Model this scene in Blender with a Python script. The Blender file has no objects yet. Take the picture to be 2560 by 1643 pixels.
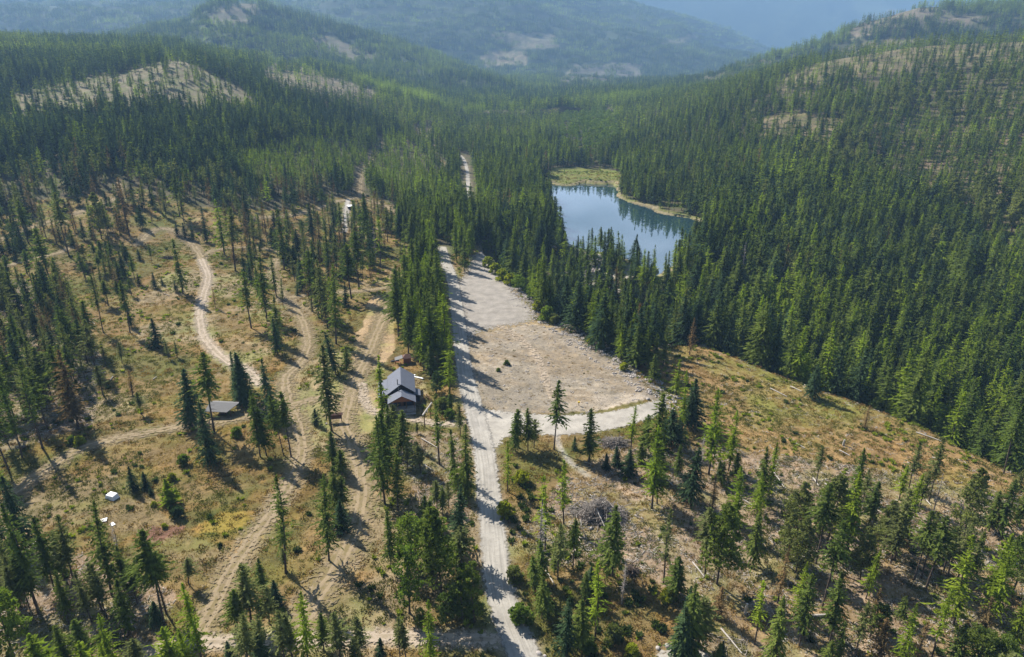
import bpy, math, random
import numpy as np
from mathutils import Vector

random.seed(7)
RNG = np.random.default_rng(11)
sc = bpy.context.scene
col = sc.collection

# ------------------------------------------------------------------ camera, sky, sun, exposure
CZ = 105.0                      # flying height of the camera over the gravel bench
PITCH = math.radians(21.0)
FPX = 1708.0                    # focal length in pixels of a 2560 wide picture
cd = bpy.data.cameras.new('camera')
cam = bpy.data.objects.new('camera', cd)
col.objects.link(cam)
cd.sensor_width = 36.0
cd.lens = 36.0 * FPX / 2560.0
cd.clip_start = 1.0
cd.clip_end = 60000.0
cam.location = (0, 0, CZ)
cam.rotation_euler = (math.radians(90) - PITCH, 0, 0)
sc.camera = cam

SUN_EL = math.radians(42.0)
SUN_AZ = math.radians(-45.0)    # from +Y towards -X
world = bpy.data.worlds.new('World')
sc.world = world
world.use_nodes = True
wn, wl = world.node_tree.nodes, world.node_tree.links
bg = wn['Background']
sky = wn.new('ShaderNodeTexSky')
sky.sky_type = 'NISHITA'
sky.sun_disc = False
sky.sun_elevation = SUN_EL
sky.sun_rotation = SUN_AZ
sky.altitude = 900
sky.air_density = 1.0
sky.dust_density = 1.0
stc = wn.new('ShaderNodeTexCoord'); smp = wn.new('ShaderNodeMapping'); smp.inputs['Scale'].default_value = (1.6, 1.6, 6.0)
wl.new(stc.outputs['Generated'], smp.inputs[0])
snz = wn.new('ShaderNodeTexNoise'); snz.inputs['Scale'].default_value = 2.0; snz.inputs['Detail'].default_value = 5; wl.new(smp.outputs[0], snz.inputs['Vector'])
smr = wn.new('ShaderNodeMapRange'); smr.inputs[1].default_value = .36; smr.inputs[2].default_value = .66; smr.inputs[3].default_value = .25; smr.inputs[4].default_value = .85; wl.new(snz.outputs['Fac'], smr.inputs[0])
smx = wn.new('ShaderNodeMix'); smx.data_type = 'RGBA'; smx.inputs[7].default_value = (20, 23.5, 29.5, 1)     # bright thin cloud
sse = wn.new('ShaderNodeSeparateXYZ'); wl.new(stc.outputs['Generated'], sse.inputs[0])
slo = wn.new('ShaderNodeMapRange'); slo.inputs[1].default_value = .62; slo.inputs[2].default_value = .40; wl.new(sse.outputs[2], slo.inputs[0])
sno = wn.new('ShaderNodeMapRange'); sno.inputs[1].default_value = .2; sno.inputs[2].default_value = .7; wl.new(sse.outputs[1], sno.inputs[0])
sm1 = wn.new('ShaderNodeMath'); sm1.operation = 'MULTIPLY'; wl.new(slo.outputs[0], sm1.inputs[0]); wl.new(sno.outputs[0], sm1.inputs[1])
sm2 = wn.new('ShaderNodeMath'); sm2.operation = 'MULTIPLY'; wl.new(smr.outputs[0], sm2.inputs[0]); wl.new(sm1.outputs[0], sm2.inputs[1])
wl.new(sm2.outputs[0], smx.inputs[0]); wl.new(sky.outputs[0], smx.inputs[6])
wl.new(smx.outputs[2], bg.inputs['Color'])
bg.inputs['Strength'].default_value = 0.052

sd = bpy.data.lights.new('sun', 'SUN')
sun = bpy.data.objects.new('sun', sd)
col.objects.link(sun)
sd.energy = 5.0
sd.angle = math.radians(0.53)
sd.color = (1.0, 0.93, 0.82)
svec = Vector((math.sin(SUN_AZ) * math.cos(SUN_EL), math.cos(SUN_AZ) * math.cos(SUN_EL), math.sin(SUN_EL)))
sun.rotation_euler = (-svec).to_track_quat('-Z', 'Y').to_euler()
sun.location = (-300, 300, 500)

sc.view_settings.view_transform = 'Standard'
sc.view_settings.look = 'None'
sc.view_settings.gamma = 1.0
sc.view_settings.exposure = 1.17
sc.render.engine = 'CYCLES'
sc.cycles.use_denoising = True
sc.cycles.max_bounces = 5
sc.cycles.diffuse_bounces = 2
sc.cycles.glossy_bounces = 2
sc.cycles.transmission_bounces = 2
sc.cycles.volume_bounces = 0
sc.cycles.transparent_max_bounces = 6
sc.cycles.use_fast_gi = False
sc.render.film_transparent = False

# ------------------------------------------------------------------ projection helpers
CP, SP = math.cos(PITCH), math.sin(PITCH)

def px_of(X, Y, Z):
    D = Y * CP + (CZ - Z) * SP
    up = Y * SP - (CZ - Z) * CP
    D = np.maximum(D, 1e-3)
    return 1280 + FPX * X / D, 821.5 - FPX * up / D

def ray(x, y):
    u = (np.asarray(x, float) - 1280) / FPX
    v = (np.asarray(y, float) - 821.5) / FPX
    return u, CP - v * SP, -SP - v * CP

def at_Y(x, y, Y):
    u, ry, rz = ray(x, y)
    t = Y / ry
    return u * t, Y, CZ + rz * t

def at_z(x, y, z):
    u, ry, rz = ray(x, y)
    t = (z - CZ) / rz
    return u * t, ry * t

# ------------------------------------------------------------------ numpy value noise
def vnoise(x, y, seed=0):
    xi, yi = np.floor(x).astype(np.int64), np.floor(y).astype(np.int64)
    xf, yf = x - xi, y - yi
    xf = xf * xf * (3 - 2 * xf); yf = yf * yf * (3 - 2 * yf)
    def h(a, b):
        n = (a * 374761393 + b * 668265263 + seed * 1442695041) & 0xffffffff
        n = ((n ^ (n >> 13)) * 1274126177) & 0xffffffff
        n = (n ^ (n >> 16)) & 0xffffffff
        return n / 4294967295.0
    a, b, c, d = h(xi, yi), h(xi + 1, yi), h(xi, yi + 1), h(xi + 1, yi + 1)
    return (a * (1 - xf) + b * xf) * (1 - yf) + (c * (1 - xf) + d * xf) * yf

def fbm(x, y, scale, octs=4, seed=0, gain=0.5):
    v, a, f, t = 0, 1.0, 1.0 / scale, 0
    for i in range(octs):
        v = v + a * vnoise(x * f + 17.3 * i, y * f - 9.1 * i, seed + i)
        t += a; a *= gain; f *= 2.03
    return v / t

def inside(px, py, poly):
    px = np.asarray(px); py = np.asarray(py)
    r = np.zeros(px.shape, bool)
    n = len(poly)
    for i in range(n):
        x0, y0 = poly[i]; x1, y1 = poly[(i + 1) % n]
        if y0 == y1: continue
        c = ((y0 > py) != (y1 > py)) & (px < (x1 - x0) * (py - y0) / (y1 - y0) + x0)
        r ^= c
    return r

def seg_dist(px, py, pts, closed=False):
    """distance to a polyline, plus signed offset across and length along"""
    best = np.full(np.shape(px), 1e9); across = np.zeros(np.shape(px)); along = np.zeros(np.shape(px))
    L = 0.0
    n = len(pts)
    for i in range(n if closed else n - 1):
        x0, y0 = pts[i]; x1, y1 = pts[(i + 1) % n]
        dx, dy = x1 - x0, y1 - y0
        l = math.hypot(dx, dy) + 1e-9
        t = np.clip(((px - x0) * dx + (py - y0) * dy) / (l * l), 0, 1)
        ex, ey = px - (x0 + t * dx), py - (y0 + t * dy)
        d = np.hypot(ex, ey)
        m = d < best
        best = np.where(m, d, best)
        sgn = np.sign(dx * ey - dy * ex)
        across = np.where(m, sgn * d, across)
        along = np.where(m, L + t * l, along)
        L += l
    return best, across, along

def smooth(t):
    t = np.clip(t, 0, 1)
    return t * t * (3 - 2 * t)

def spline(pts, n=8):
    """Catmull-Rom through points"""
    P = [np.array(p, float) for p in pts]
    P = [2 * P[0] - P[1]] + P + [2 * P[-1] - P[-2]]
    out = []
    for i in range(1, len(P) - 2):
        for k in range(n):
            t = k / n
            a, b, c, d = P[i - 1], P[i], P[i + 1], P[i + 2]
            out.append(tuple(0.5 * ((2 * b) + (-a + c) * t + (2 * a - 5 * b + 4 * c - d) * t * t + (-a + 3 * b - 3 * c + d) * t ** 3)))
    out.append(tuple(P[-2]))
    return out

# ------------------------------------------------------------------ terrain heights
LAKE_Z = -6.0
lake_px = [(1362, 452), (1385, 462), (1420, 466), (1460, 458), (1500, 462), (1535, 462), (1545, 478), (1541, 492), (1570, 506), (1610, 516),
           (1632, 522), (1634, 530), (1660, 537), (1720, 545), (1760, 560), (1760, 580), (1735, 610), (1680, 665), (1640, 690), (1605, 672),
           (1565, 645), (1540, 634), (1480, 628), (1425, 618), (1404, 605), (1402, 560), (1392, 540), (1396, 530), (1384, 500), (1366, 480), (1352, 462)]
lake_w = [tuple(map(float, at_z(x, y, LAKE_Z))) for x, y in lake_px]

# valley sides: for pixel columns, lists of (forward distance, height)
COLS = [
    (-900, [(25, 0), (150, 4), (284, 8), (400, 22), (520, 42), (650, 62), (850, 98), (1000, 128), (1300, 160), (1700, 185), (2400, 150), (14000, 60)]),
    (-300, [(25, 0), (150, 2), (284, 4), (330, 8), (400, 14), (460, 20), (520, 32), (650, 52), (850, 88), (1000, 118), (1300, 150), (1700, 175), (2300, 130), (14000, 60)]),
    (0, [(25, 0), (284, 0), (330, 4), (400, 8), (460, 12), (520, 25), (650, 41), (850, 70), (1000, 96), (1300, 133), (1650, 160), (2000, 135), (2400, 90), (14000, 50)]),
    (250, [(25, 0), (284, 0), (400, 7), (520, 24), (650, 42), (850, 71), (1000, 92), (1200, 112), (1500, 135), (1700, 152), (2100, 120), (2500, 80), (14000, 50)]),
    (445, [(25, 0), (284, 0), (400, 5), (520, 20), (650, 38), (850, 68), (1000, 112), (1080, 116), (1200, 112), (1500, 130), (1800, 150), (2200, 120), (14000, 50)]),
    (640, [(25, 0), (284, 0), (400, 3), (520, 10), (650, 28), (850, 55), (1000, 70), (1200, 84), (1400, 96), (1900, 112), (2300, 110), (14000, 50)]),
    (780, [(25, 0), (400, 0), (520, 4), (650, 18), (850, 38), (1000, 52), (1200, 78), (1350, 92), (1500, 92), (1900, 100), (14000, 45)]),
    (930, [(25, 0), (400, 0), (520, 0), (650, 3), (850, 14), (1000, 25), (1200, 44), (1300, 54), (1500, 58), (1900, 68), (14000, 45)]),
    (1150, [(25, 0), (400, 0), (700, -2), (1000, 4), (1300, 10), (1800, 20), (2400, 34), (14000, 40)]),
    (1370, [(25, -22), (350, -22), (700, -5), (800, -3), (1000, 3), (1300, 9), (1800, 18), (2400, 30), (14000, 40)]),
    (1600, [(25, -22), (340, -22), (420, -16), (540, -8), (700, -3), (900, 10), (1200, 25), (1600, 38), (2400, 40), (14000, 40)]),
    (1800, [(25, -22), (250, -22), (350, -19), (430, -13), (520, -5), (680, 16), (850, 38), (1000, 54), (1200, 66), (1500, 55), (2400, 40), (14000, 40)]),
    (2050, [(25, -24), (250, -24), (300, -21), (400, -14), (480, -3), (600, 18), (760, 45), (900, 75), (1050, 102), (1150, 114), (1300, 105), (1700, 80), (2400, 60), (14000, 40)]),
    (2300, [(25, -26), (200, -26), (290, -22), (340, -20), (400, -15), (460, -6), (540, 6), (640, 25), (760, 52), (900, 86), (1100, 136), (1250, 130), (1700, 100), (2400, 70), (14000, 40)]),
    (2560, [(25, -26), (200, -24), (260, -20), (330, -13), (400, -3), (480, 11), (560, 28), (680, 55), (820, 90), (1000, 133), (1120, 140), (1300, 130), (1700, 110), (2400, 80), (14000, 40)]),
    (3200, [(25, -26), (160, -22), (230, -16), (330, -3), (480, 26), (600, 50), (760, 90), (950, 145), (1100, 165), (1300, 160), (1700, 130), (2400, 90), (14000, 40)]),
]
RIDGES = [  # (crest distance, foot distance, crest pixels)
    (2050, 1350, [(1250, 300), (1450, 244), (1600, 232), (1700, 205), (1850, 166), (1930, 142), (2050, 108), (2160, 55), (2300, 18), (2560, 8), (3200, 0)]),
    (2850, 1600, [(-900, 150), (150, 118), (250, 96), (320, 80), (400, 62), (470, 56), (510, 22), (560, 6), (640, 9), (700, 27), (850, 64), (960, 94), (1080, 136), (1180, 176), (1300, 226), (1420, 260)]),
    (4300, 3000, [(-900, 12), (0, 12), (300, 18), (420, 14), (480, 8), (560, -4), (660, 2), (760, 27), (860, 57), (960, 98), (1100, 150)]),
    (6400, 2700, [(300, -30), (700, -80), (1000, -100), (1280, -100), (1420, -50), (1530, -2), (1700, 42), (1800, 82), (1910, 128), (2000, 160), (2100, 190)]),
    (8300, 6600, [(-1500, -40), (0, -40), (800, -45), (1500, -40), (2000, -35), (2560, -45), (3600, -40)]),
]
NS, NY = 820, 930
S0, S1 = -1.38, 1.38
Y0, Y1 = 22.0, 10800.0
sg = np.linspace(S0, S1, NS)
yg = np.exp(np.linspace(math.log(Y0), math.log(Y1), NY))
SS, YY = np.meshgrid(sg, yg, indexing='ij')
XX = SS * YY

def col_tables():
    sk = np.zeros((len(COLS), NY)); zk = np.zeros((len(COLS), NY))
    for k, (cx, prof) in enumerate(COLS):
        z = np.interp(np.log(yg), [math.log(p[0]) for p in prof], [p[1] for p in prof])
        z = np.convolve(np.pad(z, 10, mode='edge'), np.hanning(23)[1:-1] / np.hanning(23).sum(), mode='same')[10:-10]
        D = yg * CP + (CZ - z) * SP
        sk[k] = (cx - 1280) / FPX * D / yg
        zk[k] = z
    return sk, zk
sk, zk = col_tables()
H = np.zeros((NS, NY))
for j in range(NY):
    H[:, j] = np.interp(sg, sk[:, j], zk[:, j])
ker = np.hanning(33)[1:-1]; ker /= ker.sum()
Hp = np.pad(H, ((16, 16), (0, 0)), mode='edge')
H = np.stack([np.convolve(Hp[:, j], ker, mode='same')[16:-16] for j in range(NY)], axis=1)

# the level gravel bench and its right-hand edge above the creek
EX = [-200, -75, -40, -26, -18, 10, 33, 47, 60, 79, 100, 130, 143, 200, 400]
EY = [2600, 1400, 800, 560, 397, 312, 268, 248, 262, 262, 231, 194, 164, 60, 10]
edge = np.interp(XX, EX, EY)
wgt = smooth((YY - edge + 4 + 5 * (fbm(XX, YY, 14, 2, 3) - 0.5)) / 34.0)
blend_l = smooth((XX + 100) / 40.0)                       # 0 far left, 1 on the bench
w2 = wgt
Z = H * (1 - blend_l * (1 - wgt))
# rubble fields and gentle swells on the open ground
Z += (fbm(XX, YY, 60, 3, 21) - 0.5) * 3.0 * smooth((YY - 20) / 100) * (1 - 0.9 * blend_l * (1 - w2))
MICRO = (fbm(XX, YY, 9, 3, 22) - 0.5) * 0.8 * (YY < 1200)
Z += MICRO
# the field right of the gravel bench lies a little lower
fieldm = smooth((XX - 42 - (YY - 200) * 0.05) / 16) * (1 - w2) * smooth((YY - 60) / 50)
Z -= 2.2 * fieldm
# mid-size relief of the hills
hill = smooth((YY - 1000) / 1200)
Z += hill * (fbm(XX, YY, 420, 5, 31) - 0.5) * 70 * np.clip(YY / 3000, 0.3, 1.6)
for (yc, yf, cp) in RIDGES:
    cs, cz = [], []
    for (x, y) in cp:
        a, b, c = at_Y(x, y, yc)
        cs.append(a / yc); cz.append(c)
    zc = np.interp(SS, cs, cz) + (fbm(SS * 40, SS * 0 + yc, 5, 3, 40) - 0.5) * yc * 0.004
    t = (YY - yf) / (yc - yf)
    front = smooth(t) * 0.55 + np.clip(t, 0, 1) * 0.45
    back = np.clip(1 - (YY - yc) / (yc * 0.35), 0.1, 1)
    R = zc * np.where(YY <= yc, front, back)
    relief = (fbm(XX, YY, yc * 0.13, 5, 50 + int(yc)) - 0.5)
    R = R - np.abs(relief) * yc * 0.05 * np.clip(1 - np.abs(YY - yc) / (yc * 0.05), -1, 1) * 0 + relief * yc * 0.045 * smooth(np.abs(YY - yc) / (yc * 0.12)) * (t > 0)
    k = 8.0 + yc * 0.004
    m = np.maximum(Z, R)
    Z = np.where(t > 0, m + k * np.log1p(np.exp(-np.abs(Z - R) / k)) * 0.4, Z)
# the lake
ld, _, _ = seg_dist(XX, YY, lake_w, closed=True)
lin = inside(XX, YY, lake_w)
near = ld < 60
shore = LAKE_Z + 0.25 + 0.10 * ld
wsh = 1 - smooth((ld - 2) / 45)
# keep the bed below and the banks above the water
dam_a, dam_b = at_z(1400, 603, -3), at_z(1640, 688, -3)
Z = np.where(lin, LAKE_Z - np.minimum(0.35 + 0.25 * ld, 4.0), np.where(near, Z * (1 - wsh) + np.maximum(shore, np.minimum(Z, shore + 4)) * wsh, Z))
# downstream side of the dam drops to the creek
dmid, dacr, dal = seg_dist(XX, YY, [dam_a, dam_b])
dlen = math.hypot(dam_b[0] - dam_a[0], dam_b[1] - dam_a[1])
dtar = np.maximum(-24, -4.2 - 0.50 * np.clip(dmid - 3, 0, None))
dw = smooth((np.minimum(dal, dlen - dal) - 1) / 12) * (dacr < 0) * (1 - smooth((dmid - 25) / 35)) * (~lin)
Z = Z * (1 - dw) + np.minimum(Z, dtar) * dw
# ------------------------------------------------------------------ tracks, outlines in the photograph's pixels -> world
def g_interp(X, Y):
    X = np.asarray(X, float); Y = np.asarray(Y, float)
    fi = np.clip((X / Y - S0) / (S1 - S0) * (NS - 1), 0, NS - 1.001)
    fj = np.clip((np.log(np.maximum(Y, Y0)) - math.log(Y0)) / (math.log(Y1) - math.log(Y0)) * (NY - 1), 0, NY - 1.001)
    i = fi.astype(int); j = fj.astype(int); a = fi - i; b = fj - j
    return (Z[i, j] * (1 - a) + Z[i + 1, j] * a) * (1 - b) + (Z[i, j + 1] * (1 - a) + Z[i + 1, j + 1] * a) * b

def ground_at(x, y, tmax=9000):
    """where the line of sight through a pixel of the photograph meets the ground"""
    u, ry, rz = ray(x, y)
    t = 40.0; pt = t
    while t < tmax:
        if CZ + rz * t < g_interp(u * t, ry * t):
            lo, hi = pt, t
            for _ in range(18):
                m = 0.5 * (lo + hi)
                if CZ + rz * m < g_interp(u * m, ry * m): hi = m
                else: lo = m
            t = hi
            return float(u * t), float(ry * t)
        pt = t; t *= 1.006
    return float(u * tmax), float(ry * tmax)

def G(pts):
    return [ground_at(x, y) for x, y in pts]

TRACKS = [  # name, half width in metres, pixels, kind
    ('road', 3.7, [(1345, 1760), (1310, 1643), (1268, 1540), (1243, 1440), (1232, 1330), (1222, 1240), (1213, 1150), (1200, 1080), (1178, 1000), (1160, 920), (1150, 840), (1142, 770), (1130, 700), (1114, 655), (1104, 620)], 'gravel'),
    ('road', 2.6, [(1175, 520), (1171, 470), (1168, 430), (1160, 400), (1145, 385)], 'gravel'),
    ('path', 2.7, [(500, 640), (508, 660), (520, 690), (512, 730), (500, 780), (505, 830), (530, 870), (570, 905), (620, 930), (650, 960)], 'pale'),
    ('path', 2.3, [(500, 645), (540, 625), (600, 620), (660, 622), (720, 640), (760, 650)], 'dirt'),
    ('path', 3.2, [(345, 612), (370, 585), (400, 572), (440, 580), (480, 610), (505, 645)], 'dirt'),
    ('path', 3.0, [(-60, 685), (0, 668), (80, 650), (150, 632), (180, 615)], 'dirt'),
    ('path', 3.2, [(-60, 625), (0, 600), (80, 570), (150, 545), (260, 515), (300, 480), (290, 450)], 'dirt'),
    ('path', 3.1, [(690, 650), (680, 690), (710, 740), (745, 780), (765, 830), (768, 870), (750, 910), (715, 945), (720, 1000), (740, 1050), (755, 1120), (740, 1180), (700, 1250), (650, 1320), (600, 1390), (560, 1460), (530, 1520), (500, 1580)], 'dirt'),
    ('path', 4.0, [(1010, 690), (985, 730), (960, 790), (935, 850), (915, 900), (890, 950), (870, 1010), (860, 1060), (880, 1110), (900, 1180), (905, 1250), (890, 1310), (870, 1370), (830, 1440), (790, 1500), (760, 1560)], 'dirt'),
    ('path', 2.9, [(40, 1230), (110, 1180), (190, 1130), (280, 1100), (400, 1075), (500, 1060), (600, 1045), (700, 1020), (780, 1000), (860, 985)], 'dirt'),
    ('path', 1.7, [(905, 960), (910, 1000), (935, 1030), (980, 1040), (1040, 1050), (1100, 1062), (1150, 1060)], 'pale'),
    ('path', 2.2, [(360, 1643), (460, 1612), (600, 1602), (780, 1600), (940, 1594), (1080, 1596), (1200, 1600), (1290, 1600)], 'pale'),
    ('path', 3.0, [(720, 745), (800, 735), (870, 730), (930, 725), (1000, 715)], 'dirt'),
    ('path', 3.6, [(640, 545), (720, 540), (800, 520), (860, 500), (900, 495), (950, 510), (1010, 540)], 'dirt'),
    ('path', 2.4, [(870, 500), (865, 540), (860, 580)], 'grey'),
    ('path', 2.6, [(900, 495), (905, 440), (930, 400), (955, 370), (945, 340)], 'dirt'),
    ('path', 2.5, [(1044, 320), (1050, 350), (1075, 380), (1110, 410), (1110, 440)], 'dirt'),
    ('path', 3.0, [(1075, 320), (1070, 345), (1085, 365)], 'dirt'),
    ('path', 1.3, [(1250, 815), (1290, 840), (1330, 875), (1350, 910), (1365, 950), (1380, 990)], 'pale'),
    ('path', .8, [(1392, 1090), (1400, 1120), (1430, 1160), (1470, 1190)], 'grey'),
]
AREAS = [
    ('gravel_lot', [(1180, 640), (1205, 628), (1235, 648), (1262, 685), (1290, 730), (1330, 770), (1336, 800), (1290, 812), (1245, 818), (1200, 830), (1170, 850), (1150, 830), (1140, 760), (1132, 715), (1160, 690)], 'gravelpink'),
    ('gravel_lot', [(1165, 1000), (1200, 1020), (1260, 1028), (1400, 1037), (1500, 1033), (1600, 1010), (1660, 995), (1680, 1020), (1640, 1045), (1560, 1070), (1490, 1085), (1400, 1092), (1300, 1088), (1265, 1095), (1240, 1130), (1230, 1180), (1205, 1150), (1190, 1080)], 'gravelarea'),
    ('gravel_lot', [(1640, 1620), (1700, 1612), (1780, 1630), (1790, 1700), (1630, 1700)], 'gravelarea'),
]
tracks_w = [(n, hw, spline(G(p), 6), k) for n, hw, p, k in TRACKS]
areas_w = [(n, G(p), k) for n, p, k in AREAS]
lot_px = [(1150, 840), (1245, 818), (1336, 800), (1420, 830), (1500, 875), (1580, 935), (1650, 1000), (1500, 1033), (1400, 1037), (1260, 1028), (1190, 1010), (1165, 930)]

# calm the micro relief under tracks
nearm = (YY < 760)
dmin = np.full(XX.shape, 1e9)
for n, hw, pts, k in tracks_w:
    xs = [p[0] for p in pts]; ys = [p[1] for p in pts]
    m = nearm & (XX > min(xs) - 12) & (XX < max(xs) + 12) & (YY > min(ys) - 12) & (YY < max(ys) + 12)
    if m.any():
        d, _, _ = seg_dist(XX[m], YY[m], pts)
        dmin[m] = np.minimum(dmin[m], d - hw)
for n, pts, k in areas_w:
    xs = [p[0] for p in pts]; ys = [p[1] for p in pts]
    m = nearm & (XX > min(xs) - 12) & (XX < max(xs) + 12) & (YY > min(ys) - 12) & (YY < max(ys) + 12)
    if m.any():
        d, _, _ = seg_dist(XX[m], YY[m], pts, closed=True)
        dmin[m] = np.minimum(dmin[m], np.where(inside(XX[m], YY[m], pts), -3, d))
MICRO[lin | (ld < 60)] = 0
Z -= MICRO * (1 - smooth((dmin - 1.0) / 5.0))
def lifted(X, Y, z):
    # the creek side below the bench rim belongs to the woods, wherever it is seen from
    return np.where((X > 30) & (Y < 450) & (z < -6), np.maximum(z, -2.0), z)
PX, PY = px_of(XX, YY, lifted(XX, YY, Z))

# ------------------------------------------------------------------ ground colours (real colours of the soil and grass)
def tint_map(px, py, X, Y):
    n1 = fbm(X, Y, 34, 4, 61); n2 = fbm(X, Y, 11, 3, 62); n3 = fbm(X, Y, 80, 3, 63)
    c = np.zeros(px.shape + (4,))
    def put(mask, rgb, a=0.0):
        m = mask[..., None] if mask.ndim < c.ndim else mask
        c[:] = c * (1 - m) + np.array(tuple(rgb) + (a,)) * m
    def P(poly, soft=None):
        return inside(px + (n2 - .5) * 26 * np.clip(400 / np.maximum(Y, 60), .3, 1.4), py + (n1 - .5) * 26 * np.clip(600 / np.maximum(Y, 60), .45, 1.4), poly).astype(float)
    c[:] = (0.085, 0.075, 0.045, 0.25)                     # forest floor
    put(smooth((Y - 1200) / 1500), (0.035, 0.052, 0.028), 0)
    put(smooth((n3 - .5) * 8) * smooth((Y - 1300) / 1500) * 0.7, (0.055, 0.075, 0.035), 0)
    opn = P(OPEN)
    far = smooth((Y - 3800) / 1500)
    put(far * smooth((fbm(X, Y, 700, 5, 95, .6) - .5) * 9) * .8, (0.085, 0.105, 0.060), 0)
    put(far * smooth((fbm(X, Y * .6, 380, 4, 96, .6) - .56) * 10) * .8, (0.018, 0.028, 0.018), 0)
    put(opn, (0.195, 0.138, 0.060), 0.15)
    put(opn * smooth((n1 - .50) * 9), (0.125, 0.112, 0.038), 0.1)
    put(opn * smooth((n2 - .58) * 10) * .6, (0.225, 0.135, 0.050), 0.1)
    put(opn * smooth((.40 - n1) * 10) * .8, (0.27, 0.215, 0.13), 0.3)
    # right-hand logged ground
    rb = P([(1500, 1140), (1640, 1110), (1800, 1120), (2050, 1150), (2560, 1230), (2960, 1300), (2960, 1900), (1750, 1900), (1700, 1500), (1560, 1400), (1330, 1420), (1300, 1340), (1400, 1200)])
    put(rb * .85, (0.275, 0.205, 0.145), 0.75)
    put(rb * smooth((n2 - .5) * 9) * .7, (0.23, 0.165, 0.08), 0.4)
    rf = P([(1620, 880), (1700, 850), (1860, 880), (1960, 930), (2200, 1015), (2560, 1180), (2960, 1350), (2560, 1240), (2050, 1150), (1800, 1120), (1640, 1110), (1640, 960)])
    put(rf * .85, (0.250, 0.165, 0.072), 0.35)
    put(rf * smooth((n1 - .52) * 9) * .6, (0.21, 0.185, 0.06), 0.3)
    wl_ = P([(-400, 700), (60, 700), (200, 800), (260, 900), (230, 1060), (60, 1120), (-400, 1200)])
    put(wl_ * .8, (0.24, 0.185, 0.14), 0.8)
    bl_ = P([(-400, 1360), (100, 1350), (300, 1420), (430, 1480), (420, 1600), (100, 1800), (-400, 1800)])
    put(bl_ * .8, (0.25, 0.185, 0.135), 0.8)
    mc = P([(1000, 1080), (1150, 1090), (1170, 1300), (1060, 1260), (1000, 1180)])
    put(mc * .8, (0.25, 0.19, 0.14), 0.7)
    # meadow with the mown look, lower left
    md = P([(60, 1260), (180, 1190), (330, 1200), (460, 1330), (640, 1400), (560, 1480), (430, 1400), (330, 1330), (150, 1310)])
    put(md * .8, (0.205, 0.160, 0.085), 0.05)
    put(P([(362, 1345), (395, 1320), (470, 1315), (465, 1335), (400, 1360), (365, 1362)]), (0.17, 0.095, 0.065), 0)
    put(P([(480, 1330), (560, 1280), (640, 1285), (640, 1310), (560, 1340)]) * .8, (0.36, 0.22, 0.07), 0)
    put(P([(560, 1400), (650, 1330), (660, 1345), (600, 1410)]) * .8, (0.38, 0.23, 0.07), 0)
    hut = P([(700, 930), (860, 880), (960, 900), (1060, 960), (1075, 1010), (960, 1020), (930, 1100), (860, 1150), (740, 1120), (690, 1010)])
    put(hut * .75, (0.33, 0.26, 0.155), 0)
    put(hut * smooth((n2 - .5) * 8) * .7, (0.19, 0.19, 0.075), 0)
    put(P([(930, 740), (990, 740), (990, 880), (940, 930), (880, 900), (900, 830)]) * .9, (0.40, 0.29, 0.175), 0)
    lot = P(lot_px)
    put(lot, (0.245, 0.213, 0.168), 0.12)
    put(lot * smooth((n2 - .45) * 8) * .6, (0.235, 0.185, 0.125), 0.1)
    put(lot * smooth((n1 - .62) * 14) * .8, (0.38, 0.33, 0.27), 0.1)
    put(P([(1336, 800), (1500, 870), (1600, 935), (1700, 1005), (1640, 1010), (1560, 940), (1400, 850)]) * .7, (0.28, 0.24, 0.19), 0.3)
    # long arcs left by wheels on the bench
    arc = 0.5 + 0.5 * np.sin(np.hypot(X - 70, Y - 330) * 1.1 + n1 * 7)
    put(lot * smooth((arc - .80) * 6) * smooth((fbm(X, Y, 28, 2, 66) - .46) * 8) * .7, (0.33, 0.29, 0.24), 0.05)
    # clearcuts on the hills
    for poly, rgb, dens, sp in CLEAR:
        put(P(poly) * (.55 + .4 * smooth((fbm(X, Y, 25, 3, 77) - .38) * 6)), tuple(v * .66 for v in rgb), 0.9)
        stripe = smooth((np.sin(Z * .85 + fbm(X, Y, 60, 3, 97) * 16) - .1) * 3) * smooth((fbm(X, Y, 18, 3, 98) - .42) * 7)
        put(P(poly) * stripe * .55, (0.085, 0.085, 0.050), 0.5)
    put(P(MEADOW), (0.15, 0.16, 0.045), 0)
    return c

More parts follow.
